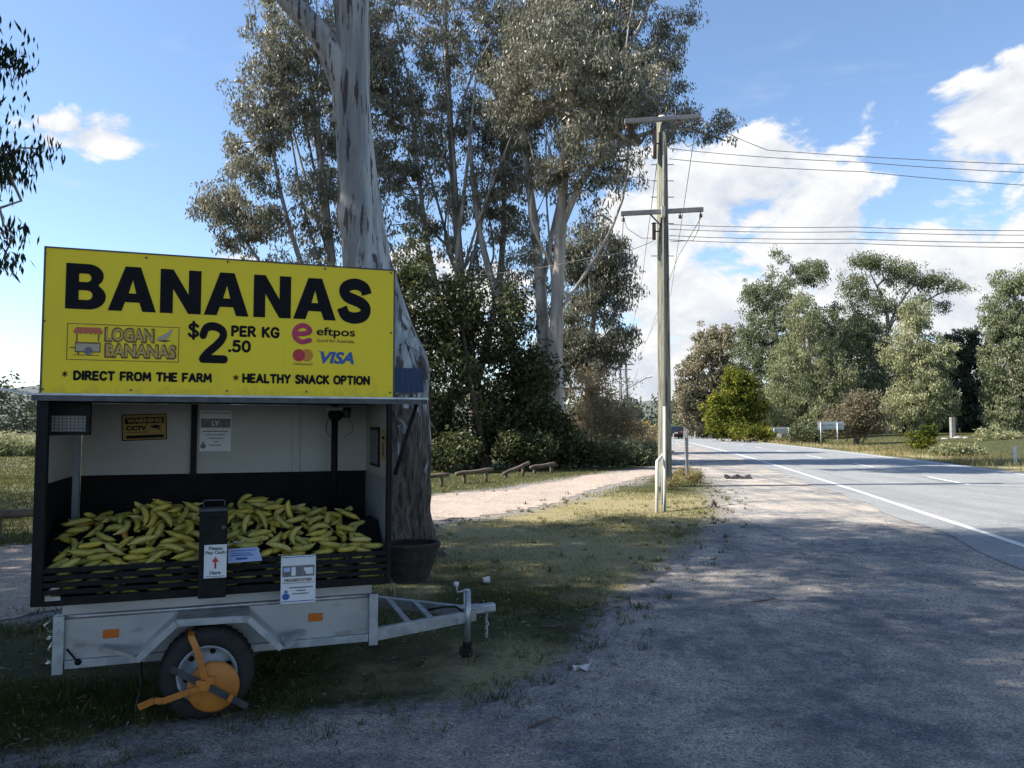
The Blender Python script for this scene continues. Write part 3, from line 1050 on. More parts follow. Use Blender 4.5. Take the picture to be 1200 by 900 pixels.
# unseen gums added to block light all round: copies of one gum
def stand():
    first = tree('gum_tree', 'added unseen gum tree blocking light around the viewer', (-7.5, -4.5, 0),
                 [([(-7.5, -4.5, -.1), (-7.3, -4.5, 4), (-7.6, -4.2, 8), (-7.2, -4.3, 12)], [.4, .33, .25, .08]), ([(-7.5, -4.5, 4.5), (-5.8, -3.4, 7.5), (-4.6, -2.4, 10)], [.2, .14, .05]), ([(-7.4, -4.5, 4), (-9.0, -5.6, 6.5), (-10.2, -6.4, 8.5)], [.2, .14, .05])],
                 [(-7.5, -4.5, 10.5, 4.8, 4.8, 3.4, 1), (-5.8, -3.0, 11.5, 4.0, 4.0, 2.8, 1), (-9.5, -5.5, 8.6, 3.8, 3.8, 2.8, 1), (-7.0, -6.5, 8.0, 3.6, 3.6, 2.6, 1)], 520, 58, .34, .12, 1.05, BLUEG, BARKG, group='added light-blocking gums around the viewer', seed=200)
    for k, (x, y, s_, a) in enumerate(((-9.8, 1.2, 1.05, 1.7), (-14.5, .5, 1.1, .4), (-16, 6.5, .9, 4.0), (-12.5, -6.5, 1.1, 5.0), (18.5, 3.5, 1.15, .9), (20, -5.5, 1.2, 2.9), (21.5, 11.5, 1.0, 4.4))):
        o = first.copy(); COL.objects.link(o)
        o.location = (x, y, float(hfun(x, y))); o.rotation_euler = (0, 0, a); o.scale = (s_, s_, s_)
        for c in first.children:
            d = c.copy(); COL.objects.link(d); d.parent = o


stand()
tree('gum_tree', 'small gum tree shading the field left of the drive', (-16.5, 14.5, 0),
     [([(-16.5, 14.5, -.1), (-16.2, 14.4, 2.5), (-15.8, 14.2, 5.0), (-15.6, 14, 7)], [.24, .2, .14, .05])],
     [(-15.6, 14.2, 5.6, 3.2, 3.4, 2.0, 1), (-16.4, 17.5, 5.2, 2.6, 2.6, 1.8, .6)], 150, 60, .2, .05, .6, BLUEG, BARKG, seed=9)

# ---- the stand of gums behind the drive
Yc = 33.0
tree('gum_tree', 'tall multi-stemmed gum with brownish crown left of the big trunk', at(408, 545, 32) * Vector((1, 1, 0)) if False else (at(408, 545, 32).x, 32, 0),
     [([(at(408, 545, 32).x, 32, -.1), at(402, 420, 32), at(388, 300, 32), at(372, 160, 32), at(352, 20, 32), at(345, -90, 32)], [.28, .24, .19, .14, .09, .04]),
      ([at(404, 450, 32), at(360, 330, 31.6), at(330, 230, 31.2), at(310, 110, 31)], [.17, .12, .08, .04]),
      ([at(400, 430, 32), at(420, 300, 32.5), at(425, 150, 32.5), at(420, 10, 32.5)], [.18, .14, .09, .05]),
      ([at(404, 470, 32), at(350, 385, 31.5), at(300, 300, 31), at(262, 250, 31)], [.13, .09, .06, .03])],
     [blob(335, 45, 46, 55, 31), blob(318, 120, 46, 55, 31), blob(290, 185, 42, 42, 31), blob(262, 242, 34, 24, 31), blob(238, 240, 17, 14, 31, .8, .7), blob(300, 262, 50, 30, 31, 1, .8),
      blob(370, 120, 55, 70, 32), blob(375, 240, 50, 60, 32, 1, .8), blob(345, -50, 62, 60, 32), blob(420, 60, 45, 80, 33), blob(425, 200, 40, 70, 33, 1, .8), blob(278, 285, 26, 14, 31, .8, .5), blob(350, 330, 60, 50, 31, 1, .7)],
     1300, 54, .185, .06, .36, GUM, BARKG, group='gums beyond the gravel drive', seed=14, tip=.012, tint=.6, shell=2.4, risers=14, clump=.5)
tree('gum_tree', 'tall gum with many thin rising stems just right of the big trunk', (at(560, 545, 34).x, 34, 0),
     [([(at(560, 545, 34).x, 34, -.1), at(552, 430, 34), at(538, 300, 34), at(528, 150, 34), at(520, 0, 34), at(515, -100, 34)], [.30, .25, .19, .14, .09, .04]),
      ([at(556, 470, 34), at(512, 340, 33.6), at(492, 220, 33.4), at(478, 80, 33.2)], [.19, .14, .09, .04]),
      ([at(556, 460, 34), at(585, 330, 34.2), at(590, 200, 34.4), at(575, 60, 34.5)], [.19, .15, .10, .05]),
      ([at(554, 450, 34), at(535, 330, 33), at(548, 190, 32.6), at(560, 70, 32.4)], [.15, .11, .07, .03])],
     [blob(470, 60, 50, 80, 33), blob(540, 50, 60, 62, 34), blob(500, 150, 60, 60, 34), blob(575, 130, 50, 60, 34), blob(470, 215, 40, 56, 33), blob(540, 240, 62, 55, 34, 1, .8), blob(590, 260, 45, 50, 34, 1, .6),
      blob(520, -50, 80, 62, 34), blob(490, 300, 40, 46, 33, 1, .7), blob(555, 330, 52, 44, 34, 1, .6), blob(590, 60, 40, 70, 34), blob(600, 170, 40, 60, 34), blob(440, 130, 36, 80, 33, 1, .8), blob(520, 400, 40, 40, 34, 1, .5)],
     1300, 54, .185, .06, .36, GUM, BARKG, group='gums beyond the gravel drive', seed=15, tip=.012, tint=.55, shell=2.4, risers=22, clump=.5)
tree('gum_tree', 'tallest gum with pale straight trunk whose crown reaches behind the power pole', (at(655, 540, 32).x, 32, 0),
     [([(at(655, 540, 32).x, 32, -.1), at(652, 480, 32), at(652, 380, 32), at(657, 270, 32), at(664, 150, 32), at(672, 20, 32), at(680, -90, 32)], [.38, .33, .28, .24, .18, .11, .05]),
      ([(at(640, 540, 32.6).x, 32.6, -.1), at(638, 470, 32.6), at(636, 380, 32.6), at(628, 280, 32.6), at(612, 150, 32.6), at(600, 0, 32.6)], [.36, .32, .27, .2, .14, .06]),
      ([(at(618, 540, 33).x, 33, -.1), at(612, 470, 33), at(588, 370, 33), at(560, 260, 33), at(548, 130, 33)], [.26, .23, .18, .12, .05]),
      ([at(658, 265, 32), at(690, 200, 31.7), at(735, 165, 31.5), at(795, 150, 31.2), at(850, 165, 31)], [.17, .13, .10, .07, .035]),
      ([at(662, 180, 32), at(700, 100, 31.6), at(745, 40, 31.4), at(770, -20, 31.4)], [.15, .11, .07, .03]),
      ([at(634, 340, 32.6), at(660, 220, 33), at(700, 110, 33.2), at(720, 0, 33.2)], [.13, .10, .06, .03])],
     [blob(650, 40, 60, 58, 32), blob(735, 35, 52, 52, 32), blob(700, -40, 90, 52, 32), blob(620, 130, 52, 55, 32.6), blob(690, 120, 52, 50, 32), blob(760, 95, 45, 42, 31.5), blob(795, 140, 34, 28, 31.2), blob(842, 148, 26, 22, 31, .8, .8),
      blob(858, 172, 13, 18, 31, .8, .5), blob(660, 205, 46, 36, 32), blob(715, 190, 38, 30, 31.6), blob(600, 215, 44, 45, 33, 1, .7), blob(700, 250, 24, 24, 31.6, .8, .35), blob(785, 45, 22, 40, 31.5, .8, .7), blob(620, 300, 40, 50, 33, 1, .5), blob(812, 20, 12, 26, 31.5, .7, .3), blob(690, 60, 40, 60, 32, 1, .8), blob(620, 380, 36, 44, 33, 1, .4), blob(640, 90, 40, 60, 32, 1, .8), blob(690, 90, 60, 60, 27.5, 1, .8), blob(740, 130, 50, 46, 28, 1, .7), blob(640, 30, 60, 50, 28, 1, .7), blob(660, 60, 60, 60, 26, 1, .9), blob(720, 105, 50, 46, 26, 1, .8), blob(605, 100, 46, 60, 27, 1, .7), blob(690, 160, 40, 36, 26, 1, .6)],
     2050, 54, .175, .054, .36, GUM, BARKW, group='gums beyond the gravel drive', seed=16, tip=.012, tint=.5, shell=2.3, risers=16, clump=.5)
tree('gum_tree', 'smaller grey-green gum behind the tallest one, beside the distant poles', (at(690, 530, 46).x, 46, 0),
     [([(at(690, 530, 46).x, 46, -.1), at(690, 440, 46), at(697, 360, 46), at(702, 290, 46)], [.26, .2, .14, .05])],
     [blob(702, 290, 30, 34, 46), blob(690, 350, 36, 40, 46), blob(718, 340, 26, 30, 46), blob(720, 398, 30, 26, 46), blob(690, 420, 34, 40, 46), blob(672, 300, 24, 40, 46), blob(668, 400, 30, 50, 46), blob(722, 300, 18, 30, 46), blob(640, 440, 34, 50, 46)],
     700, 54, .24, .075, .52, GUM, BARKG, group='gums beyond the gravel drive', seed=17, tip=.012, clump=.7, tint=.35)


def shrub(name, label, px, py, Y, blobs, n_cl, m, L, W, spread, leaf, bark=BARKB, seed=1, cat='shrub', group=None, stems=4, **kw):
    b = at(px, py, Y)
    z0 = float(hfun(b.x, Y))
    base = (b.x, Y, z0)
    r = np.random.default_rng(seed)
    st = []
    cz = np.mean([q[2] for q in blobs])
    hh = max(max(q[2] + q[5] * .4 for q in blobs) - z0, .3)
    for k in range(stems):
        q = blobs[k % len(blobs)]
        e = np.array(q[:3]) + r.normal(0, .25, 3) * np.array(q[3:6])
        s = np.array(base) + [r.normal(0, .05 * hh), r.normal(0, .05 * hh), -.05]
        mid = (s + e) / 2 + r.normal(0, .06 * hh, 3)
        st.append(([s, mid, e], [.028 * hh ** .8, .02 * hh ** .8, .008 * hh ** .8]))
    return tree(name, label, base, st, blobs, n_cl, m, L, W, spread, leaf, bark, cat=cat, group=group, seed=seed, parts=('stem', 'foliage'), trunk_sides=6, **kw)


# dark scrub under the gums
for i, (lab, px, Y, bl) in enumerate([
        ('dark leafy scrub tree right behind the big gum trunk', 500, 28.5, [blob(498, 360, 34, 60, 28.5), blob(490, 450, 36, 56, 28.5), blob(530, 420, 36, 60, 28.5), blob(510, 500, 44, 36, 28.5), blob(475, 330, 24, 50, 28.5)]),
        ('dark leafy scrub tree below the multi-stemmed gum', 560, 29, [blob(560, 400, 40, 44, 29), blob(572, 460, 44, 46, 29), blob(550, 510, 44, 30, 29), blob(590, 505, 34, 32, 29), blob(540, 350, 36, 36, 29), blob(590, 400, 30, 50, 29), blob(600, 350, 26, 40, 29)]),
        ('low dark scrub tree at the foot of the pale trunks', 625, 29.5, [blob(618, 470, 32, 40, 29.5), blob(640, 500, 30, 28, 29.5), blob(612, 510, 40, 28, 29.5), blob(625, 430, 26, 36, 29.5), blob(655, 515, 26, 20, 29.5)]),
        ('dark scrub tree hidden behind the yellow sign', 420, 29, [blob(430, 420, 44, 60, 29), blob(390, 460, 44, 60, 29), blob(440, 500, 46, 40, 29)])]):
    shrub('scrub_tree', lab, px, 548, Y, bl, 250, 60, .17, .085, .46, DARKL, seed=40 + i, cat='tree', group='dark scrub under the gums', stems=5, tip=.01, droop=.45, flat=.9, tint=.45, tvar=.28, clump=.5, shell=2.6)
for i, (lab, px, Y, bl, lf) in enumerate([
        ('low green bush by the timber rails', 535, 27, [blob(535, 528, 26, 16, 27), blob(515, 532, 18, 13, 27)], DARKL),
        ('rounded green bush right of the slanting timber rail', 605, 28, [blob(600, 522, 26, 18, 28), blob(622, 527, 20, 14, 28)], DARKL),
        ('spreading low bush below the bare straw shrub', 690, 30, [blob(680, 530, 30, 14, 30), blob(715, 533, 26, 11, 30), blob(655, 533, 20, 11, 30)], DARKL),
        ('low bush at the end of the drive beside the pole', 742, 32, [blob(740, 530, 22, 12, 32), blob(760, 533, 16, 9, 32)], GUMG)]):
    shrub('bush', lab, px, 546, Y, bl, 70, 80, .14, .07, .34, lf, seed=60 + i, group='low bushes along the drive', stems=4, tip=.006, droop=.2, flat=.8, tint=.55, tvar=.2, clump=0)
shrub('bare_shrub', 'tall bare straw-coloured shrub right of the pale trunks', 700, 540, 36, [blob(692, 460, 24, 36, 36), blob(715, 480, 24, 36, 36), blob(685, 500, 28, 26, 36), blob(722, 505, 22, 24, 36), blob(745, 500, 18, 22, 36, 1, .6)],
      300, 36, .15, .05, .42, STRAW, TWIG, seed=71, stems=9, tip=.010, droop=.3, bare=300, clump=0)
shrub('bare_shrub', 'low straw-coloured shrub beside the distant leaning pole', 748, 538, 44, [blob(745, 512, 18, 16, 44), blob(764, 516, 14, 14, 44)],
      80, 40, .2, .06, .4, STRAW, TWIG, seed=72, stems=5, tip=.011, droop=.2, bare=60, clump=0)

# ---- trees over the road
def rtree(label, Y, base_px, stems_px, bl, n_cl, m, leaf, bark, seed, L=.30, W=.13, spread=.62, **kw):
    n_cl = int(n_cl * 2.9)
    m = int(m * .76)
    b = at(base_px, 515, Y)
    z0 = float(hfun(b.x, Y))
    st = []
    for pts, rr in stems_px:
        st.append(([(b.x, Y, z0 - .1)] + [at(*p, Y) for p in pts], rr))
    return tree('roadside_tree', label, (b.x, Y, z0), st, bl, n_cl, m, L, W, spread, leaf, bark, group='trees on the far side of the road', seed=seed, tip=.018, sides=4, clump=.55, **kw)


rtree('brownish leafed tree at the far end of the row, above the parked car', 104, 838, [([(836, 450), (832, 400)], [.4, .28, .1]), ([(820, 460), (808, 420)], [.25, .18, .08])],
      [blob(835, 405, 26, 26, 104), blob(815, 440, 24, 30, 104), blob(845, 450, 26, 40, 104), blob(803, 470, 16, 30, 104), blob(820, 485, 26, 22, 104), blob(848, 395, 18, 14, 104)], 260, 50, OLIVE, BARKB, 101, tint=.5, W=.22)
rtree('bright yellow-green round tree in front of the far row', 84, 860, [([(860, 480), (862, 455)], [.3, .2, .08])],
      [blob(866, 450, 20, 17, 84), blob(850, 474, 22, 22, 84), blob(875, 480, 20, 26, 84), blob(840, 490, 15, 17, 84), blob(862, 500, 24, 12, 84)], 190, 62, YELL, BARKB, 102, L=.32, W=.18, spread=.6, droop=.3)
rtree('tall dense gum with a high left shoulder in the far row', 98, 915, [([(912, 420), (905, 350), (935, 315)], [.5, .38, .25, .08]), ([(905, 430), (885, 380)], [.3, .2, .08])],
      [blob(905, 345, 30, 28, 98), blob(945, 322, 26, 20, 98), blob(885, 380, 24, 30, 98), blob(925, 380, 40, 40, 98), blob(895, 430, 34, 44, 98), blob(940, 440, 36, 50, 98), blob(955, 316, 16, 14, 98), blob(882, 345, 14, 12, 98), blob(875, 420, 20, 40, 98), blob(915, 300, 18, 12, 98, 1, .6), blob(970, 390, 26, 40, 98)], 480, 46, GUMG, BARKG, 103, tint=.4)
rtree('pale olive cone-shaped tree in the middle of the far row', 88, 950, [([(948, 430), (944, 370)], [.4, .28, .08])],
      [blob(942, 375, 24, 32, 88), blob(930, 430, 34, 40, 88), blob(965, 440, 36, 46, 88), blob(945, 480, 46, 32, 88), blob(985, 470, 28, 40, 88), blob(905, 480, 30, 32, 88)], 420, 50, LIGHTG, BARKG, 104, tint=.3, L=.28, W=.11)
rtree('airy tall gum with open flat-topped crown in the far row', 100, 1040, [([(1036, 430), (1040, 370), (1020, 320)], [.42, .34, .22, .07]), ([(1038, 400), (1062, 345), (1085, 325)], [.25, .17, .06]), ([(1040, 390), (1090, 350), (1120, 338)], [.2, .13, .05]), ([(1036, 420), (1005, 370), (992, 345)], [.2, .13, .05])],
      [blob(1018, 305, 20, 11, 100), blob(1000, 335, 20, 16, 100), blob(1050, 318, 24, 16, 100), blob(1085, 332, 22, 14, 100), blob(1118, 334, 18, 9, 100, 1, .6), blob(1020, 355, 30, 18, 100, 1, .7), blob(1065, 360, 26, 18, 100, 1, .7), blob(1010, 395, 34, 24, 100), blob(1105, 358, 12, 10, 100, 1, .5), blob(1030, 440, 40, 40, 100)], 380, 42, GUMG, BARKG, 105, tint=.35, spread=.8)
rtree('light green feathery tree right of the airy gum', 82, 1080, [([(1080, 440), (1076, 390), (1072, 360)], [.32, .24, .15, .05])],
      [blob(1072, 372, 18, 24, 82), blob(1062, 415, 26, 28, 82), blob(1092, 418, 26, 30, 82), blob(1080, 455, 34, 28, 82), blob(1060, 480, 26, 24, 82), blob(1100, 480, 20, 22, 82)], 330, 52, LIGHTG, BARKW, 106, tint=.55, L=.28, W=.11, spread=.55)
rtree('dark green shaded tree behind the feathery one', 104, 1130, [([(1130, 440), (1126, 410)], [.4, .3, .1])],
      [blob(1125, 410, 30, 26, 104), blob(1110, 455, 30, 34, 104), blob(1150, 445, 26, 46, 104), blob(1125, 490, 40, 20, 104), blob(1060, 470, 30, 40, 104)], 320, 52, BLUEG, BARKB, 107, L=.4, W=.18)
rtree('tall grey-green gum cut by the photo edge at far right', 80, 1185, [([(1184, 430), (1188, 360), (1192, 320)], [.4, .3, .2, .06])],
      [blob(1190, 335, 26, 24, 80), blob(1168, 370, 18, 26, 80), blob(1200, 385, 40, 34, 80), blob(1185, 430, 36, 40, 80), blob(1205, 480, 40, 36, 80), blob(1172, 475, 18, 30, 80)], 380, 52, GUMG, BARKG, 108, tint=.55, L=.30, W=.12)
rtree('dark tree beyond the right edge of the far row', 96, 1250, [([(1250, 430), (1250, 370)], [.4, .3, .1])],
      [blob(1245, 380, 40, 40, 96), blob(1230, 450, 40, 50, 96), blob(1280, 440, 50, 60, 96)], 240, 48, BLUEG, BARKB, 109)
rtree('dark low tree filling the gap under the olive cone tree', 106, 1000, [([(1000, 470), (1000, 440)], [.3, .2, .1])],
      [blob(1000, 440, 40, 44, 106), blob(1005, 390, 30, 30, 106), blob(965, 480, 40, 26, 106), blob(1035, 475, 36, 34, 106), blob(900, 490, 36, 20, 106), blob(980, 400, 30, 36, 106), blob(1100, 470, 40, 36, 106)], 380, 46, DARKL, BARKB, 110, L=.4, W=.18, tint=.5)
rtree('small dark bush tree left of the yellow-green tree', 112, 815, [([(815, 490), (815, 475)], [.2, .15, .06])],
      [blob(812, 492, 16, 18, 112), blob(835, 500, 18, 14, 112), blob(795, 500, 10, 12, 112)], 100, 46, GUMG, BARKB, 111, L=.4, W=.18)

# shrubs on the verge
shrub('bush', 'rusty brown half-bare bush beside the second road sign', 1005, 520, 66, [blob(1005, 475, 28, 20, 66), blob(985, 492, 22, 18, 66), blob(1028, 492, 22, 18, 66), blob(1005, 500, 26, 14, 66)], 170, 44, .26, .11, .55, BROWN, BARKB, seed=121, stems=7, tip=.012, droop=.3, bare=80, group='bushes on the far verge', tint=.55)
shrub('bush', 'small bright green bush on the verge', 1079, 530, 52, [blob(1079, 516, 12, 12, 52), blob(1088, 506, 7, 7, 52)], 50, 50, .2, .1, .3, YELL, BARKB, seed=122, stems=4, tip=.006, droop=.1, group='bushes on the far verge', tint=.3, clump=0)
shrub('bush', 'low wide leafy green bush on the right verge', 1122, 540, 42, [blob(1118, 530, 20, 9, 42), blob(1138, 532, 14, 8, 42)], 80, 50, .16, .09, .26, LIGHTG, BARKB, seed=123, stems=4, tip=.005, droop=.1, group='bushes on the far verge', tint=.45, clump=0)
shrub('bush', 'round grassy green bush in front of the dark tree', 1160, 522, 62, [blob(1160, 511, 18, 8, 62), blob(1185, 514, 14, 7, 62)], 70, 46, .22, .09, .36, LIGHTG, BARKB, seed=124, stems=3, tip=.006, droop=.0, group='bushes on the far verge', tint=.6, clump=0)
shrub('bush', 'dark bush under the second road sign', 938, 520, 70, [blob(940, 508, 16, 9, 70), blob(955, 510, 12, 8, 70)], 60, 46, .24, .12, .4, GUMG, BARKB, seed=125, stems=3, tip=.006, droop=.1, group='bushes on the far verge', tint=.3, clump=0)
shrub('bush', 'yellowish scrub at the foot of the yellow-green tree', 875, 518, 78, [blob(872, 505, 16, 9, 78), blob(895, 508, 12, 7, 78)], 60, 46, .26, .12, .4, YELL, BARKB, seed=126, stems=3, tip=.006, droop=.1, group='bushes on the far verge', tint=.4, clump=0)
shrub('bush', 'sunlit yellow-green bush on the field at the left edge', 14, 545, 42, [blob(8, 522, 22, 14, 42), blob(34, 528, 16, 10, 42), blob(-20, 520, 20, 16, 42)], 100, 60, .18, .09, .4, LIGHTG, BARKB, seed=127, stems=4, tip=.006, droop=.1, tint=.75, clump=0)


def woodland():
    """the far-off wood that closes the view all round"""
    r = np.random.default_rng(5)
    C, S, T = [], [], []
    for k in range(150):
        x = -190 + k * 2.7 + r.normal(0, 1.5)
        y = 175 + r.normal(0, 12) + .1 * abs(x)
        h = r.uniform(7, 11) * (1.35 if x < -70 else 1.0)
        z0 = float(hfun(x, y))
        for _ in range(8):
            q = r.normal(0, 1, 3) * [1.9, 1.9, .2 * h]
            C.append((x + q[0], y + q[1], z0 + h * .55 + q[2])); S.append(r.uniform(1.4, 2.4)); T.append(np.clip(r.normal(.45, .2), 0, 1))
        for _ in range(3):
            C.append((x + r.normal(0, 2.5), y + r.normal(0, 2), z0 + r.uniform(.8, 2.6))); S.append(1.8); T.append(.3)
    V, F, t = leaves_np(np.array(C), np.array(S), 32, 1.0, .55, np.array(T), .3, 6, 1.0)
    tag(link('distant_woodland', np_mesh('distant_woodland', V, F, t), FARL), 'far-off grey-green wood along the horizon', 'woodland', kind='stuff')


woodland()


def hill():
    xs, ys_ = np.linspace(-500, 500, 90), np.linspace(420, 800, 26)
    X, Y = np.meshgrid(xs, ys_)
    P = np.stack([X.ravel(), Y.ravel()], 1)
    t = np.clip((P[:, 1] - 420) / 160, 0, 1)
    Z = t * t * (3 - 2 * t) * (8 + 9 * np.exp(-((P[:, 0] - 100) / 70) ** 2) + 18 * np.exp(-((P[:, 0] + 330) / 120) ** 2)) + t * (vnoise(P, 60, 3) * 8 + vnoise(P, 17, 4) * 5) - 1
    n, m = 90, 26
    i = np.arange(m - 1)[:, None] * n + np.arange(n - 1)[None]
    F = np.stack([i, i + 1, i + n + 1, i + n], -1).reshape(-1, 4)
    tag(link('hill', np_mesh('hill', np.column_stack([P, Z]), F, smooth=True), M('wooded hill', (.10, .12, .12), (.14, .155, .14), rough=1, scale=.12, detail=8, bump=1.0, bscale=.3, spec=.05)), kind='structure')  # distance haze painted into the bluish hill colour


hill()


# ------------------------------------------------------------------ the banana trailer
T_L = at(42, 500, 4.02)
T_R = at(460, 500, 4.02 * 1.155)
T_O = Vector((T_L.x, T_L.y, 0))
T_E = Vector((T_R.x - T_L.x, T_R.y - T_L.y, 0))
T_LEN = T_E.length
T_E.normalize()
T_N = Vector((-T_E.y, T_E.x, 0))
T_RZ = math.atan2(T_E.y, T_E.x)


def tq(px, py, v=0.0):
    """photo pixel -> (u, z) on the trailer plane v (u along the side, v away from the viewer)"""
    d = ray(px, py)
    o = Vector((0, 0, CAM_H))
    s = (v - (o - T_O).dot(T_N)) / d.dot(T_N)
    p = o + d * s
    return (p - T_O).dot(T_E), p.z


def tw(u, v, z):
    return T_O + T_E * u + T_N * v + Vector((0, 0, z))


BLACK = M('black powder coat', (.006, .0065, .008), (.011, .012, .013), rough=.6, scale=20, spec=.2)
BLACKM = M('black liner', (.006, .007, .008), (.011, .011, .012), rough=.8, scale=9, spec=.2)
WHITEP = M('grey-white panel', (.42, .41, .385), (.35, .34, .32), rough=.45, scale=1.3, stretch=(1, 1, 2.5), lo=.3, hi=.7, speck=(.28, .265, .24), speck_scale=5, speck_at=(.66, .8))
GREYP = M('grey-blue panel', (.30, .33, .36), (.25, .27, .29), rough=.5, scale=2)
GALV = M('galvanised steel', (.50, .53, .57), (.36, .39, .43), rough=.42, metal=.75, scale=14, detail=6, bump=.05, bscale=30, speck=(.28, .30, .33), speck_scale=8, speck_at=(.6, .75))
ALU = M('brushed sheet', (.46, .47, .49), (.36, .365, .375), rough=.42, metal=.5, scale=1.8, detail=5, stretch=(1, 1, 2), speck=(.26, .245, .22), speck_scale=4, speck_at=(.58, .75))
YEL = M('sign yellow', (.94, .72, .03), (.88, .66, .03), rough=.45, scale=1.6, spec=.25, speck=(.76, .62, .05), speck_scale=9, speck_at=(.68, .8))


def weather_sign(m):
    """grime that has run up from the bottom edge, faint vertical dust runs and a little buckle in the sheet"""
    t = NT.__new__(NT); t.t = m.node_tree; t.n = m.node_tree.nodes
    p = [n for n in t.n if n.type == 'BSDF_PRINCIPLED'][0]
    src = p.inputs['Base Color'].links[0].from_socket
    v = t.add('ShaderNodeTexCoord').outputs['Object']
    z = t.add('ShaderNodeSeparateXYZ'); t.put(z.inputs[0], v); z = z.outputs[2]
    low = t.step(t.math('ADD', t.math('MULTIPLY', t.math('SUBTRACT', 1.86, z), 4.0), t.math('MULTIPLY', t.noise(t.vmul(v, (14, 1, 9)), 1.0, 5, .7), 1.2)), .72, 1.05)
    runs = t.step(t.noise(t.vmul(v, (22, 1, 1.2)), 1.0, 4, .6), .55, .8)
    c = t.mix(t.math('MULTIPLY', low, .28), src, (.22, .20, .05, 1))
    c = t.mix(t.math('MULTIPLY', runs, .12), c, (.50, .42, .10, 1))
    t.put(p.inputs['Base Color'], c)
    b = t.add('ShaderNodeBump')
    b.inputs['Strength'].default_value = .35
    b.inputs['Distance'].default_value = .05
    t.put(b.inputs['Height'], t.noise(t.vmul(v, (2.2, 1, 2.6)), 1.0, 2, .4))
    t.put(p.inputs['Normal'], b.outputs[0])


weather_sign(YEL)

INK = M('sign black', (.008, .009, .012), rough=.7, spec=.15)
RUBBER = M('tyre rubber', (.014, .014, .015), (.026, .025, .024), rough=.85, scale=12, bump=.2)
RIMW = M('white rim', (.38, .40, .43), (.26, .28, .31), rough=.45, scale=9)
ORANGE = M('clamp orange', (.52, .19, .025), (.42, .15, .02), rough=.5, scale=6, speck=(.2, .09, .03), speck_scale=25, speck_at=(.64, .72))
AMBER = M('amber reflector', (.60, .14, .01), rough=.25, spec=.6)
STEELD = M('dark steel', (.09, .095, .105), (.06, .062, .068), rough=.5, metal=.6, scale=15)
CHROME = M('zinc', (.65, .66, .68), (.45, .46, .48), rough=.3, metal=1.0, scale=20)
PAPER = M('white paper', (.72, .73, .76), (.66, .67, .70), rough=.6, scale=4)
BLUEPAPER = M('pale blue card', (.46, .54, .78), (.38, .46, .72), rough=.5, scale=5)
NAVY = M('navy panel', (.012, .022, .065), (.018, .03, .08), rough=.2, scale=6, spec=.6)
REDI = M('red ink', (.50, .02, .03), rough=.5)
BLUEI = M('blue ink', (.02, .10, .34), rough=.5)
MAROON = M('maroon ink', (.55, .03, .09), (.38, .02, .09), rough=.5, scale=12)
PINKRED = M('awning red ink', (.52, .12, .05), rough=.5)
TAN = M('tan ink', (.52, .36, .08), rough=.5)
GREYI = M('grey ink', (.20, .20, .21), (.12, .12, .13), rough=.6, scale=25)
BEIGE = M('beige ink', (.42, .36, .26), rough=.5)
OCHRE = M('ochre sign', (.40, .24, .045), (.34, .20, .04), rough=.5, scale=5)
ORINK = M('orange ink', (.62, .24, .02), rough=.5)
BROWNI = M('brown ink', (.16, .07, .01), rough=.5)

_font_cache = {}


def text_np(body, bold=0.0, shear=0.0, space=1.0):
    """lettering from the built-in font as (verts, faces), scaled to a unit box"""
    key = (body, bold, shear, space)
    if key in _font_cache:
        return _font_cache[key]
    cu = bpy.data.curves.new('lettering', 'FONT')
    cu.body = body
    cu.offset = bold
    cu.shear = shear
    cu.space_character = space
    cu.resolution_u = 3
    ob = bpy.data.objects.new('lettering', cu)
    COL.objects.link(ob)
    bpy.context.view_layer.update()
    me = bpy.data.meshes.new_from_object(ob.evaluated_get(bpy.context.evaluated_depsgraph_get()))
    V = np.array([v.co[:] for v in me.vertices])
    F = [tuple(p.vertices) for p in me.polygons]
    bpy.data.objects.remove(ob); bpy.data.curves.remove(cu); bpy.data.meshes.remove(me)
    lo, hi = V[:, :2].min(0), V[:, :2].max(0)
    V = (V[:, :2] - lo) / (hi - lo)
    _font_cache[key] = (V, F)
    return V, F


def fill_np(loops):
    """2-D outline loops (with holes) -> filled verts, faces"""
    pts = [p for l in loops for p in l]
    tri = tessellate_polygon([[Vector((x, y, 0)) for x, y in l] for l in loops])
    return np.array(pts, float), [tuple(t) for t in tri]


def place2d(name, V, F, u0, z0, u1, z1, v, mat, parent, off=(0, 0, 0)):
    """flat artwork: unit box -> rectangle on plane v of the trailer (or of a local frame)"""
    P = [(u0 + x * (u1 - u0) - off[0], v - off[1], z0 + y * (z1 - z0) - off[2]) for x, y in V]
    me = bpy.data.meshes.new(name)
    me.from_pydata(P, [], F)
    me.update()
    if sum(p.normal.y for p in me.polygons) > 0:
        me.flip_normals()
    return link(name, me, mat, parent)


def rectpx(px0, py0, px1, py1, v=0.0):
    u0, zt = tq(px0, py0, v)
    _, zb = tq(px0, py1, v)
    u1, _ = tq(px1, (py0 + py1) / 2, v)
    return u0, zb, u1, zt


def arc(cx, cy, rx, ry, a0, a1, n=10):
    return [(cx + rx * math.cos(R(a0 + (a1 - a0) * i / n)), cy + ry * math.sin(R(a0 + (a1 - a0) * i / n))) for i in range(n + 1)]


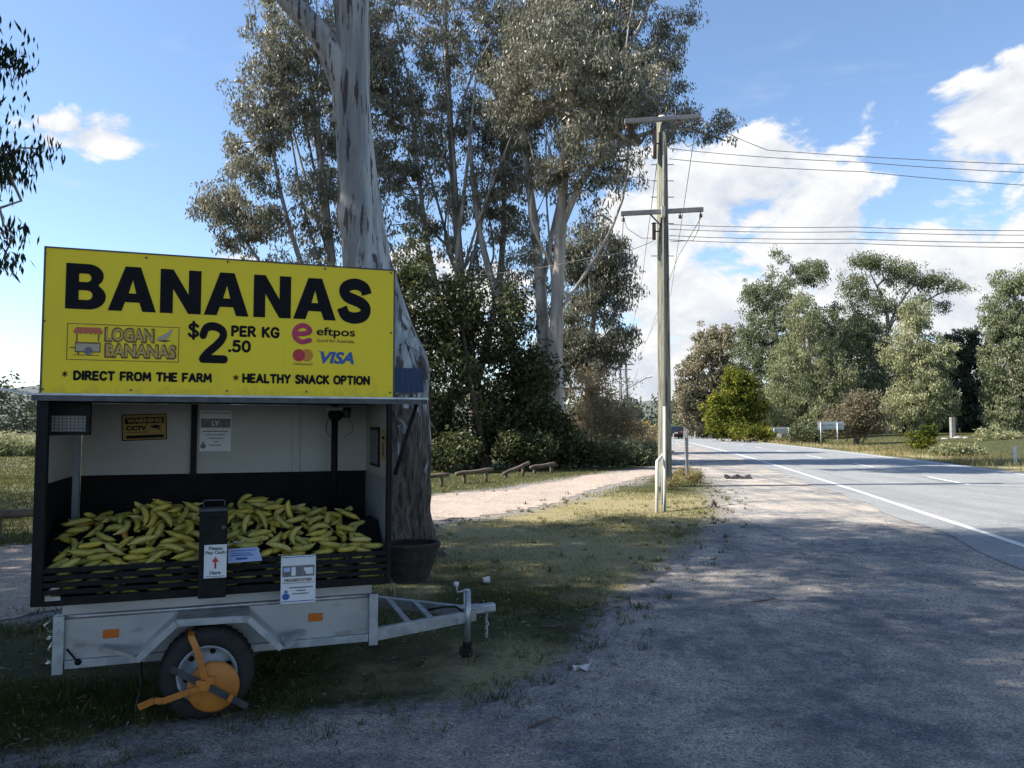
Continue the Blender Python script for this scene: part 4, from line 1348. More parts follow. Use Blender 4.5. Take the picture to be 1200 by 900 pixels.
# chunky hand-drawn lettering: strokes on a 0..1 high grid, (width, strokes)
STROKES = {
    'A': (.8, [[(0, 0), (.4, 1)], [(.4, 1), (.8, 0)], [(.16, .33), (.64, .33)]]), 'C': (.72, [[(.72, .82), (.5, 1), (.2, .95), (0, .6), (.02, .3), (.22, .03), (.5, 0), (.72, .18)]]),
    'D': (.74, [[(0, 0), (0, 1)], [(0, 1), (.4, .97), (.7, .7), (.7, .32), (.4, .03), (0, 0)]]), 'E': (.58, [[(0, 0), (0, 1)], [(0, 1), (.56, 1)], [(0, .5), (.48, .5)], [(0, 0), (.58, 0)]]),
    'F': (.56, [[(0, 0), (0, 1)], [(0, 1), (.56, 1)], [(0, .48), (.46, .48)]]), 'G': (.76, [[(.72, .82), (.5, 1), (.2, .95), (0, .6), (.02, .3), (.22, .03), (.55, 0), (.74, .2), (.76, .42)], [(.45, .42), (.76, .42)]]),
    'H': (.7, [[(0, 0), (0, 1)], [(.7, 0), (.7, 1)], [(0, .5), (.7, .5)]]), 'I': (.05, [[(.02, 0), (.02, 1)]]), 'K': (.66, [[(0, 0), (0, 1)], [(.62, 1), (.04, .48)], [(.2, .55), (.66, 0)]]),
    'L': (.54, [[(0, 0), (0, 1)], [(0, 0), (.54, 0)]]), 'M': (.9, [[(0, 0), (.08, 1)], [(.08, 1), (.45, .3)], [(.45, .3), (.82, 1)], [(.82, 1), (.9, 0)]]), 'N': (.72, [[(0, 0), (0, 1)], [(0, 1), (.72, 0)], [(.72, 0), (.72, 1)]]),
    'O': (.82, [[(.41, 1), (.1, .88), (0, .5), (.1, .12), (.41, 0), (.72, .12), (.82, .5), (.72, .88), (.41, 1)]]), 'P': (.6, [[(0, 0), (0, 1)], [(0, 1), (.4, 1), (.6, .78), (.42, .5), (0, .45)]]),
    'R': (.66, [[(0, 0), (0, 1)], [(0, 1), (.4, 1), (.6, .78), (.42, .52), (0, .48)], [(.3, .48), (.66, 0)]]), 'S': (.62, [[(.6, .86), (.4, 1), (.12, .95), (.04, .72), (.3, .54), (.55, .38), (.6, .16), (.35, 0), (.1, .03), (0, .16)]]),
    'T': (.7, [[(0, 1), (.7, 1)], [(.35, 1), (.35, 0)]]), 'Y': (.7, [[(0, 1), (.35, .5)], [(.7, 1), (.35, .5)], [(.35, .5), (.35, 0)]]),
    '2': (.72, [[(0, .72), (.1, .94), (.36, 1), (.64, .88), (.66, .66), (.45, .42), (.18, .2), (0, 0)], [(0, 0), (.72, 0)]]), '5': (.62, [[(.56, 1), (.1, 1)], [(.1, 1), (.06, .56)], [(.06, .56), (.3, .64), (.58, .5), (.6, .2), (.38, 0), (.1, .03), (0, .14)]]),
    '0': (.66, [[(.33, 1), (.08, .85), (0, .5), (.08, .15), (.33, 0), (.58, .15), (.66, .5), (.58, .85), (.33, 1)]]), '.': (.06, [[(.0, .02), (.06, .02)]]), '$': (.62, [[(.6, .78), (.4, .9), (.12, .86), (.04, .68), (.3, .52), (.55, .38), (.6, .22), (.35, .1), (.1, .13), (0, .24)], [(.31, 1.06), (.31, -.06)]]),
    '*': (.8, [[(.4, 0), (.4, 1)], [(0, .25), (.8, .75)], [(0, .75), (.8, .25)]]), 'e': (.95, [[(.05, .48), (.5, .50), (.88, .60), (.86, .82), (.55, 1), (.2, .9), (.0, .55), (.1, .2), (.45, 0), (.9, .12)]]),
}


def stroke_np(body, gap=.34, space=.6, r=.13):
    """(verts in x, y with a relief z, faces) scaled so that the caps run 0..1 in y"""
    m = MB()
    x = 0.0
    for ch in body:
        if ch == ' ':
            x += space
            continue
        w, st = STROKES[ch]
        for P in st:
            P = np.array(P, float)
            if len(P) > 2:
                Q = []
                for i in range(len(P) - 1):
                    p0, p1, p2, p3 = P[max(i - 1, 0)], P[i], P[i + 1], P[min(i + 2, len(P) - 1)]
                    for f in (0, .33, .66):
                        Q.append(.5 * (2 * p1 + (p2 - p0) * f + (2 * p0 - 5 * p1 + 4 * p2 - p3) * f * f + (3 * p1 - p0 - 3 * p2 + p3) * f ** 3))
                Q.append(P[-1])
                P = np.array(Q)
            d0 = (P[0] - P[1]) / np.linalg.norm(P[0] - P[1]); d1 = (P[-1] - P[-2]) / np.linalg.norm(P[-1] - P[-2])
            pts = np.concatenate([[P[0] + d0 * r * .95, P[0] + d0 * r * .6], P, [P[-1] + d1 * r * .6, P[-1] + d1 * r * .95]])
            rad = np.concatenate([[r * .3, r * .8], np.full(len(P), r), [r * .8, r * .3]])
            m.tube([(x + p[0], p[1], 0) for p in pts], rad, 8)
        x += w + gap
    V = np.array(m.v)
    lo, hi = V[:, :2].min(0), V[:, :2].max(0)
    V[:, :2] = (V[:, :2] - lo) / (hi - lo)
    V[:, 2] *= .008
    return V, m.f


def place_strokes(name, VF, u0, z0, u1, z1, v, mat, parent):
    V, F = VF
    me = bpy.data.meshes.new(name)
    me.from_pydata([(u0 + x * (u1 - u0), v + d, z0 + y * (z1 - z0)) for x, y, d in V], [], F)
    me.update()
    return link(name, me, mat, parent)


def glyphs_bananas():
    A = ([[(0, 0), (.345, 1), (.665, 1), (1.0, 0), (.715, 0), (.65, .2), (.35, .2), (.285, 0)], [(.42, .40), (.505, .70), (.58, .40)]], 1.0)
    N = ([[(0, 0), (0, 1), (.27, 1), (.60, .44), (.60, 1), (.87, 1), (.87, 0), (.60, 0), (.27, .56), (.27, 0)]], .87)
    B = ([[(0, 0), (0, 1), (.46, 1)] + arc(.46, .742, .32, .258, 90, -48, 12) + arc(.48, .285, .355, .285, 52, -90, 14) + [(.48, 0)],
          [(.27, .60), (.27, .785)] + [(.43, .785)] + arc(.43, .6925, .095, .0925, 90, -90, 8) + [(.43, .60)],
          [(.27, .205), (.27, .415)] + [(.45, .415)] + arc(.45, .31, .105, .105, 90, -90, 8) + [(.45, .205)]], .835)
    B = ([[p for i, p in enumerate(l) if i == 0 or p != l[i - 1]] for l in B[0]], B[1])
    cl = np.array([(.72, .66), (.66, .80), (.50, .872), (.34, .868), (.19, .80), (.155, .69), (.24, .585), (.42, .52), (.60, .45), (.695, .335), (.65, .195), (.50, .128), (.33, .125), (.18, .185), (.10, .345)])
    Q = []
    for i in range(len(cl) - 1):
        p0, p1, p2, p3 = cl[max(i - 1, 0)], cl[i], cl[i + 1], cl[min(i + 2, len(cl) - 1)]
        for f in (0, .25, .5, .75):
            Q.append(.5 * (2 * p1 + (p2 - p0) * f + (2 * p0 - 5 * p1 + 4 * p2 - p3) * f * f + (3 * p1 - p0 - 3 * p2 + p3) * f ** 3))
    Q.append(cl[-1]); Q = np.array(Q)
    T = np.gradient(Q, axis=0); T /= np.linalg.norm(T, axis=1)[:, None]
    Nn = np.stack([-T[:, 1], T[:, 0]], 1) * .127
    S = (Q + Nn, Q - Nn)
    return dict(A=A, N=N, B=B, S=S)


def build_sign(root):
    u0, zb = tq(48.5, 461, 0)
    _, zt = tq(50.5, 290, 0)
    u1 = tq(461, 390, 0)[0]
    sb = MB().box((u0, 0, zb), (u1, .012, zt)).build('sign_board', YEL, root)
    fr = MB()
    fr.box((u0 - .006, -.004, zt), (u1 + .006, .03, zt + .008)).box((u0 - .009, -.004, zb), (u0 - .001, .03, zt + .008)).box((u1 + .001, -.004, zb), (u1 + .009, .03, zt + .008))
    fr.build('sign_frame', STEELD, sb)
    for t in (.05, .5, .95):
        uu = u0 + (u1 - u0) * t
        bk = MB().bar((uu, .03, zb), (uu, .03, zt - .02), .03, .03, (0, 1, 0)).bar((uu, .04, zt - .25), (uu, .42, zb - .02), .02, .02)
        bk.build('sign_bracket', STEELD, root)
    for px, py in ((53.5, 297), (171.5, 302), (267, 307), (381, 315), (458, 320), (52, 376), (458, 390), (50, 456), (153.5, 457), (266, 458), (359, 459), (457, 460)):
        u, z = tq(px, py)
        MB().disc((u, -.001, z), (0, -1, 0), .006, .004, 10).build('bolt', STEELD, sb)
    EPS = -.0025
    # BANANAS
    g = glyphs_bananas()
    x = 0.0
    spans = [('B', 77, 124.5), ('A', 127, 183.5), ('N', 188, 236), ('A', 239.5, 292), ('N', 297.5, 341.2), ('A', 344, 394), ('S', 395.5, 435.5)]
    zlo, zhi = tq(78, 361.5)[1], tq(78, 308)[1]
    for ch, a, b in spans:
        if ch == 'S':
            n = len(g[ch][0])
            V = np.concatenate(g[ch])
            F = [(i, i + 1, n + i + 1, n + i) for i in range(n - 1)]
        else:
            V, F = fill_np(g[ch][0])
        V[:, 0] = (V[:, 0] - V[:, 0].min()) / np.ptp(V[:, 0])
        ex = .012 if ch == 'S' else 0
        place2d('letter', V, F, tq(a, 335)[0], zlo - ex, tq(b, 335)[0], zhi + ex, EPS, INK, sb)

    def txt(body, px0, py0, px1, py1, mat, bold=.03, shear=0.0, v=EPS, nm='lettering', space=1.0):
        V, F = text_np(body, bold, shear, space)
        return place2d(nm, V, F, *rectpx(px0, py0, px1, py1), v, mat, sb)

    for body, box_px, r_ in (('*', (72.8, 434.4, 79.2, 441.8), .09), ('DIRECT FROM THE FARM', (86, 433.8, 248.5, 445.8), .165), ('*', (273.2, 438.8, 279.8, 446.2), .09), ('HEALTHY SNACK OPTION', (284, 437.2, 433.5, 449), .165),
                             ('$', (220.4, 375.6, 233.6, 398.2), .10), ('2', (234, 377.0, 267.2, 425.2), .125), ('PER KG', (271, 381, 327.8, 394.6), .15), ('.50', (267.5, 398, 294, 412.8), .14)):
        tag(place_strokes('lettering', stroke_np(body, r=r_), *rectpx(*box_px), EPS, INK, sb), kind='stuff' if len(body) > 1 else None)
    txt('eftpos', 371, 383.0, 416, 396, INK, .02)
    txt('Good for Australia.', 371.4, 396.6, 415.6, 400.8, BROWNI, .01)
    txt('VISA', 375.5, 411.6, 415, 426, BLUEI, .04, .25)
    txt('mastercard', 344, 424.6, 366, 427.4, BROWNI, .015)
    # visa flick
    a = rectpx(372.4, 411.6, 379, 415)
    place2d('logo_mark', np.array([(0, 1), (.75, 1), (1, 0), (.6, .55)]), [(0, 1, 2, 3)], *a, EPS - .0002, BLUEI, sb)
    # crescent "e" mark
    place_strokes('logo_mark', stroke_np('e', r=.15), *rectpx(342.4, 378, 366, 403.2), EPS, MAROON, sb)
    circ = [(.5 + .5 * math.cos(t), .5 + .5 * math.sin(t)) for t in np.linspace(0, 2 * math.pi, 28, endpoint=False)]
    V, F = fill_np([circ])
    place2d('logo_mark', V, F, *rectpx(352.4, 408.8, 366.8, 423.4), EPS, ORINK, sb)
    place2d('logo_mark', V, F, *rectpx(343.2, 408.8, 357.4, 423.4), EPS - .0003, REDI, sb)
    # the cart logo in its box
    ub0, zb0, ub1, zb1 = rectpx(79, 378.5, 210, 421.5)
    lw = .0035
    fill = [(ub0, zb0, ub1, zb0 + lw), (ub0, zb1 - lw, ub1, zb1), (ub0, zb0 + lw, ub0 + lw, zb1 - lw), (ub1 - lw, zb0 + lw, ub1, zb1 - lw)]
    m = MB()
    for a in fill:
        m.box((a[0], EPS, a[1]), (a[2], EPS + .001, a[3]))
    m.build('logo_border', BROWNI, sb)
    txt('LOGAN', 122.6, 382.8, 181.4, 401, BROWNI, .075, nm='logo_lettering')
    txt('LOGAN', 124.6, 384.8, 179.4, 399, TAN, .02, v=EPS - .0005, nm='logo_lettering')
    txt('BANANAS', 122.6, 401.4, 207.2, 419.6, BROWNI, .075, nm='logo_lettering')
    txt('BANANAS', 124.6, 403.4, 205.2, 417.6, TAN, .02, v=EPS - .0005, nm='logo_lettering')
    sq = np.array([(0, 0), (1, 0), (1, 1), (0, 1)]); sf = [(0, 1, 2, 3)]
    place2d('logo_art', sq, sf, *rectpx(88, 400.5, 118, 412.5), EPS, BROWNI, sb)
    place2d('logo_art', sq, sf, *rectpx(89.2, 402.3, 116.8, 411.3), EPS - .0004, BEIGE, sb)
    for a in ((89.5, 391, 91, 400.5), (115, 391, 116.5, 400.5), (82, 406.4, 88, 408), (85, 415.4, 116, 416.2), (91, 408, 93, 415.4)):
        place2d('logo_art', sq, sf, *rectpx(*a), EPS, BROWNI, sb)
    aw = [(0.08, 1), (.92, 1), (1, .45)] + [p for k in range(6) for p in arc(1 - (k + .5) / 6, .35, 1 / 12, .3, 0, -180, 5)] + [(0, .45)]
    aw = [p for i, p in enumerate(aw) if i == 0 or (abs(p[0] - aw[i - 1][0]) + abs(p[1] - aw[i - 1][1])) > 1e-6]
    V, F = fill_np([aw])
    place2d('logo_art', V, F, *rectpx(86.5, 383, 120.5, 391.5), EPS - .0002, PINKRED, sb)
    V, F = fill_np([circ])
    place2d('logo_art', V, F, *rectpx(98.6, 406.4, 108.8, 416), EPS - .0007, GREYI, sb)
    V, F = fill_np([[(0, .1), (.35, .0), (.75, .35), (1, .95), (.9, 1), (.55, .6), (.1, .3)]])
    place2d('logo_art', V, F, *rectpx(183, 385, 203, 400), EPS, BEIGE, sb)
    V, F = fill_np([[(0, .2), (.5, .0), (.9, .25), (.55, .35)]])
    place2d('logo_art', V, F, *rectpx(184, 392, 203, 401), EPS - .0003, BROWNI, sb)
    return sb


V_BACK = .95
Z_ROOF = 1.752


def build_trailer():
    root = tag(empty('banana_trailer', T_O, T_RZ), 'roadside banana trailer with black stall box under a big yellow sign', 'trailer')
    U = T_LEN
    zb = tq(42, 712)[1]           # underside of the stall box
    zr = tq(48, 466)[1]           # underside of the roof edge
    build_sign(root)
    # roof with bright edge, running out past the right end
    uR = tq(501, 466)[0]
    MB().box((-.02, -.02, zr), (U + .01, V_BACK + .04, zr + .012)).build('roof', BLACK, root)
    MB().box((-.02, -.028, zr + .013), (uR, .05, zr + .024)).build('roof_edge', GALV, root)
    MB().box((-.02, -.024, zr - .016), (uR - .01, -.008, zr + .0125)).build('roof_lip', STEELD, root)
    MB().box((U + .012, -.02, zr + .0), (uR - .005, .32, zr + .012)).build('side_shelf', STEELD, root)
    MB().bar((-.01, .7, zr + .02), (-.42, .7, zr + .085), .5, .012).build('side_awning', GALV, root)
    # posts
    for (a, b) in ((0, .055), (U - .03, U)):
        MB().box((a, 0, zb + .001), (b, .05, zr - .001)).build('post', BLACK, root, bevel=.004)
    MB().box((0.001, V_BACK - .05, zb + .02), (.05, V_BACK, zr - .003)).build('corner_post', GREYP, root)
    # diagonal strut under the side shelf
    s0, s1 = tq(462, 556, .02), tq(490, 474, .02)
    MB().tube([(s0[0], .0, s0[1]), (s1[0], .06, s1[1])], .012, 8).build('strut', BLACK, root, smooth=True)
    # walls
    zm = tq(220, 555, V_BACK)[1]
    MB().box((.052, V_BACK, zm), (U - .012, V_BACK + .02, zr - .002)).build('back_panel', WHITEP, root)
    MB().box((.052, V_BACK - .004, zb + .02), (U - .012, V_BACK + .02, zm - .001)).build('back_liner', BLACKM, root)
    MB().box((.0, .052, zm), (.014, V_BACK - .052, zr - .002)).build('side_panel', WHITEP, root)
    MB().box((.0, .052, zb + .02), (.014, V_BACK - .052, zm - .001)).build('side_liner', BLACKM, root)
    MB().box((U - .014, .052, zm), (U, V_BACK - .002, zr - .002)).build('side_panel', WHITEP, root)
    MB().box((U - .014, .052, zb + .02), (U, V_BACK - .002, zm - .001)).build('side_liner', GREYP, root)
    # centre mullion and battens on the back wall
    a, b = tq(224, 500, V_BACK - .02)[0], tq(231, 500, V_BACK - .02)[0]
    MB().box((a, V_BACK - .03, zm - .02), (b, V_BACK - .001, zr - .003)).build('mullion', BLACK, root)
    a, b = tq(343, 500, V_BACK - .01)[0], tq(351, 500, V_BACK - .01)[0]
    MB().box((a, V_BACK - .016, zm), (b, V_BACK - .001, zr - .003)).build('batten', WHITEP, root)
    # black corner pole that carries the camera
    c = tq(392, 520, .72)[0]
    MB().tube([(c, .72, zm - .35), (c, .72, zr - .003)], .022, 12).build('corner_pole', BLACK, root, smooth=True)
    # slot handle in the right wall
    def wall_v(px):
        d = ray(px, 520)
        o = Vector((0, 0, CAM_H))
        s = ((U - .016) - (o - T_O).dot(T_E)) / d.dot(T_E)
        return (o + d * s - T_O).dot(T_N), s
    v1, s1_ = wall_v(434.5)
    v2, s2_ = wall_v(445)
    v1 = min(v1, V_BACK - .08)
    MB().box((U - .022, v2, zm + .05), (U - .0142, v1, zm + .31)).build('slot_frame', BLACK, root)
    MB().box((U - .026, v2 + .05, zm + .07), (U - .0222, v1 - .02, zm + .29)).build('slot_plate', GREYI, root)
    # display deck (sloping) with its front slats
    prof_ = [(.10, .765), (.37, .998), (.64, .998), (.64, .975), (.375, .975), (.115, .75)]
    MB().prism(prof_, (.02, 0, 0), (0, 1, 0), (0, 0, 1), (U - .04, 0, 0)).build('display_deck', BLACKM, root)
    MB().box((.056, .012, zb + .002), (U - .032, V_BACK - .06, zb + .018)).build('floor_panel', BLACKM, root)
    zt = tq(120, 663)[1]
    hgt = (zt - zb)
    MB().box((.056, -.006, zb), (U - .031, .012, zb + .045)).build('front_sill', BLACK, root, bevel=.003)
    step_ = (hgt - .045) / 4
    for k in range(4):
        z0 = zb + .045 + step_ * (k + .32)
        MB().box((.056, -.004, z0), (U - .031, .010, z0 + step_ * .68)).build('slat', BLACK, root, bevel=.002)
    for px in (140, 340, 410):
        u = tq(px, 690)[0]
        MB().box((u - .012, .0105, zb + .045), (u + .012, .02, zt)).build('slat_stay', BLACK, root)
    # ---------------------------------------------------- tub, chassis, drawbar
    vs = .2
    ul, ur = tq(70, 750, vs)[0], tq(437, 730, vs)[0]
    z_t = tq(250, 712, vs)[1]
    z_b = tq(100, 771, vs)[1]
    vf = vs + 1.12
    MB().box((ul + .03, vs, z_b), (ur - .03, vs + .004, z_t)).build('tub_side', ALU, root)
    MB().box((ul + .03, vf - .004, z_b), (ur - .03, vf, z_t)).build('tub_side', ALU, root)
    MB().box((ul + .026, vs, z_b), (ul + .0299, vf, z_t)).build('tub_end', ALU, root)
    MB().box((ur - .0299, vs, z_b), (ur - .026, vf, z_t)).build('tub_end', ALU, root)
    MB().box((ul + .03, vs + .0045, z_b + .001), (ur - .03, vf - .0045, z_b + .006)).build('tub_floor', ALU, root)
    MB().tube([(ul, vs - .012, z_t + .008), (ur, vs - .012, z_t + .008)], .013, 10).build('top_rail', GALV, root, smooth=True)
    MB().box((ul + .01, vs - .005, z_t + .021), (ur - .01, vs + .02, zb - .001)).build('top_flange', ALU, root)
    MB().box((ul + .01, vf - .02, z_t + .001), (ur - .01, vf + .005, zb - .001)).build('top_flange', ALU, root)
    for px in (215, 277):
        u, z = tq(px, 720, vs - .03)
        MB().box((u - .013, vs - .045, z_t - .035), (u + .013, vs - .001, z_t - .006)).build('rope_hook', GALV, root, bevel=.004)
    MB().box((ul + .031, vs - .03, z_b - .045), (ur - .031, vs + .03, z_b - .001)).build('bottom_rail', GALV, root, bevel=.003)
    MB().box((ul + .031, vf - .03, z_b - .045), (ur - .031, vf + .03, z_b - .001)).build('bottom_rail', GALV, root, bevel=.003)
    for uu in (ul, ur):
        MB().box((uu - .029, vs - .035, z_b - .07), (uu + .0255, vs + .03, z_t + .02)).build('corner_post', GALV, root, bevel=.004)
        MB().box((uu - .029, vf - .03, z_b - .07), (uu + .0255, vf + .035, z_t + .02)).build('corner_post', GALV, root, bevel=.004)
    for pa, pb in (((121, 738), (139, 746.5)), ((361.5, 719), (378, 727))):
        (a0, a1), (b0, b1) = tq(*pa, vs), tq(*pb, vs)
        MB().box((a0, vs - .010, b1), (b0, vs - .001, a1)).build('side_reflector', AMBER, root, bevel=.003)
    # rear catches
    m = MB()
    m.tube([(ul - .045, vs + .02, z_t + .0), (ul - .075, vs + .0, z_t - .03), (ul - .06, vs + .02, z_t - .07), (ul - .03, vs + .02, z_t - .07)], .006, 6)
    m.tube([(ul - .035, vs + .05, z_t - .12), (ul - .06, vs + .03, z_t - .17), (ul - .035, vs + .05, z_t - .2)], .006, 6)
    m.disc((ul - .05, vs + .0, z_t - .1), (0, -1, 0), .012, .02, 12).disc((ul - .05, vs + .0, z_t - .23), (0, -1, 0), .012, .02, 12)
    m.build('tailgate_catch', CHROME, root, smooth=True)
    u, z = tq(58, 706)
    MB().box((u - .02, -.008, zb + .03), (u + .05, -.0065, zb + .05)).build('catch_plate', CHROME, root)
    # rope tie
    a, b = tq(78, 763, vs - .01), tq(92, 775, vs - .02)
    mm = MB().tube([(a[0], vs - .01, a[1] + .01), (b[0], vs - .035, b[1])], .005, 6)
    mm.lathe((b[0], vs - .035, b[1]), (0, -1, 0), [(0, -.012), (.014, -.008), (.018, 0), (.014, .008), (0, .012)], 12)
    mm.build('toggle', BLACK, root, smooth=True)
    # mudguard of folded sheet
    vg = -.03
    pts = [tq(*p, vg) for p in ((160, 771), (207, 727), (291, 722), (330, 757))]
    m = MB()
    for a, b in zip(pts[:-1], pts[1:]):
        A_, B_ = Vector((a[0], 0, a[1])), Vector((b[0], 0, b[1]))
        d = (B_ - A_).normalized()
        nrm = Vector((-d.z, 0, d.x))
        w0, w1 = vg, vs - .002
        V = []
        for p in (A_, B_):
            for off in (0, .004):
                q = p + nrm * off
                V += [(q.x, w0, q.z), (q.x, w1, q.z)]
        m.raw(V, [(0, 1, 5, 4), (2, 6, 7, 3), (0, 4, 6, 2), (1, 3, 7, 5), (0, 2, 3, 1), (4, 5, 7, 6)])
    md = m.build('mudguard', GALV, root)
    m = MB()
    for a, b in zip(pts[:-1], pts[1:]):
        m.bar((a[0], vg - .004, a[1] - .015), (b[0], vg - .004, b[1] - .015), .008, .034, (0, 0, 1))
    m.build('mudguard_lip', GALV, md)
    MB().bar((pts[0][0], vg + .02, pts[0][1]), (pts[0][0] - .20, vs - .03, pts[0][1] + .02), .03, .022).build('mudguard_stay', GALV, root)
    MB().bar((pts[3][0], vg + .02, pts[3][1]), (pts[3][0] + .13, vs - .03, pts[3][1] + .02), .03, .022).build('mudguard_stay', GALV, root)
    p0, p1 = tq(162, 772, 0), tq(158, 832, 0)
    m = MB()
    vv = []
    for i in range(7):
        f = i / 6
        vv += [(p0[0] + (p1[0] - p0[0]) * f + .018 * math.sin(f * 3.1), vg + .0, p0[1] + (p1[1] - p0[1]) * f), (p0[0] + (p1[0] - p0[0]) * f + .018 * math.sin(f * 3.1) - .01, vg + .17, p0[1] + (p1[1] - p0[1]) * f)]
    m.raw(vv, [(2 * i, 2 * i + 1, 2 * i + 3, 2 * i + 2) for i in range(6)])
    fl = m.build('mud_flap', RUBBER, root)
    sm = fl.modifiers.new('thick', 'SOLIDIFY'); sm.thickness = .006
    # wheels
    uw = tq(243, 785, .0)[0]
    rw = .247
    for v0, sgn in ((-.035, 1), (vf + .17, -1)):
        wh = MB().lathe((uw, v0, rw), (0, sgn, 0), [(.150, .02), (.157, .008), (.182, .0), (.213, .004), (.234, .02), (rw, .045), (rw, .125), (.234, .15), (.213, .165), (.157, .16), (.150, .14)], 48).build('wheel', RUBBER, root, smooth=True)
        tr = MB()
        for k in range(40):
            an = 2 * math.pi * k / 40
            ca, sa = math.cos(an), math.sin(an)
            for o0, o1, sh in ((.035, .075, .02), (.095, .135, -.02)):
                p = Vector((uw + ca * rw, v0 + sgn * o0, rw + sa * rw)); q = Vector((uw + math.cos(an + sh) * rw, v0 + sgn * o1, rw + math.sin(an + sh) * rw))
                tr.bar(p, q, .016, .006, (ca, 0, sa))
        tr.build('tread', RUBBER, wh)
        rim = MB().lathe((uw, v0, rw), (0, sgn, 0), [(.153, .01), (.157, .004), (.151, .0), (.140, .012), (.132, .06), (.10, .07), (.085, .052), (.05, .045), (.045, .032), (0.001, .03)], 40).build('rim', RIMW, wh, smooth=True)
        for k in range(6):
            an = 2 * math.pi * k / 6 + .3
            ho = MB().disc((uw + .114 * math.cos(an), v0 + sgn * .062, rw + .114 * math.sin(an)), (0, -sgn, 0), .016, .002, 12)
            ho.build('rim_slot', BLACKM, wh)
        for k in range(5):
            an = 2 * math.pi * k / 5
            nu = MB().disc((uw + .055 * math.cos(an), v0 + sgn * .042, rw + .055 * math.sin(an)), (0, -sgn, 0), .009, .014, 6)
            nu.build('wheel_nut', CHROME, wh)
    MB().tube([(uw, .08, rw), (uw, vf + .1, rw)], .022, 10).build('axle', STEELD, root, smooth=True)
    for vv_ in (vs + .06, vf - .06):
        m = MB()
        for k in range(4):
            h = .33 - k * .055
            m.bar((uw - h, vv_, rw + .03 - .012 * k), (uw + h, vv_, rw + .03 - .012 * k), .05, .01)
        m.build('leaf_spring', STEELD, root)
    # drawbar: two converging channels with cross members, hitch plate
    zd = z_b - .02
    tipu = tq(560, 720, .62)[0]
    tipv = vs + .56
    hz = .075
    MB().bar((ur + .02, vs + .03, zd), (tipu, tipv - .05, zd - .055), .045, hz).build('drawbar', GALV, root, bevel=.003)
    MB().bar((ur + .02, vf - .03, zd), (tipu, tipv + .05, zd - .055), .045, hz).build('drawbar', GALV, root, bevel=.003)
    for f in (.30, .52):
        uu = ur + .02 + (tipu - ur) * f
        MB().bar((uu, vs + .03 + .48 * f + .02, zd + .026 - .055 * f), (uu, vf - .03 - .48 * f - .02, zd + .026 - .055 * f), .04, .02).build('cross_member', GALV, root)
    MB().box((tipu - .1, tipv - .06, zd - .012), (tipu + .06, tipv + .06, zd + .0)).build('hitch_plate', GALV, root)
    MB().bar((tipu + .0, tipv, zd - .03), (tipu + .17, tipv, zd - .02), .07, .06).build('coupling', GALV, root, bevel=.012)
    MB().tube([(tipu - .35, tipv - .1, zd + .02), (tipu - .25, tipv - .12, zd + .035), (tipu - .15, tipv - .09, zd + .025), (tipu - .1, tipv - .09, zd - .01)], .008, 6).build('cable', BLACK, root, smooth=True)
    ch = MB()
    for k in range(9):
        c = Vector((tipu + .10 + .004 * math.sin(k * 2), tipv - .03, zd - .05 - k * .02))
        ax = (1, 0, 0) if k % 2 else (0, 1, 0)
        V, F = tube_np([tuple(c + (Vector((0, 1, 0)) if k % 2 else Vector((1, 0, 0))) * (.009 * math.cos(t)) + Vector((0, 0, .017 * math.sin(t)))) for t in np.linspace(0, 2 * math.pi, 9)], .0032, 5)
        ch.raw(V, F)
    ch.build('safety_chain', CHROME, root, smooth=True)
    # jockey stand
    ju, jz = tq(547.5, 725, tipv - .12)
    jv = tipv - .12
    jt = tq(547.5, 693, jv)[1]
    jk = MB().tube([(ju, jv, .10), (ju, jv, jt)], .024, 16).build('jockey_stand', GALV, root, smooth=True)
    MB().tube([(ju, jv, jt + .0005), (ju, jv, jt + .014)], .021, 14).build('stand_cap', CHROME, jk, smooth=True)
    kz = tq(535, 684, jv)[1]
    MB().tube([(ju, jv, jt + .016), (ju - .02, jv, jt + .005), (ju - .075, jv - .005, jt + .0), (ju - .082, jv - .005, kz)], .008, 8).build('crank', GALV, jk, smooth=True)
    MB().lathe((ju - .082, jv - .005, kz - .012), (0, 0, 1), [(0, 0), (.017, .0), (.019, .012), (.017, .024), (0, .025)], 14).build('crank_knob', PAPER, jk, smooth=True)
    MB().box((ju - .03, jv - .001, zd - .10), (ju + .03, jv + .07, zd - .0)).build('stand_clamp', STEELD, jk, bevel=.006)
    MB().box((ju - .045, jv - .04, .002), (ju + .03, jv + .045, .06)).tube([(ju, jv, .06), (ju, jv, .101)], .034, 14).build('stand_foot', BLACK, jk, bevel=.006)
    return root


TRAILER = build_trailer()


def mounted(name, label, cat, u, v, z, group=None):
    return tag(empty(name, tw(u, v, z), T_RZ), label, cat, group)


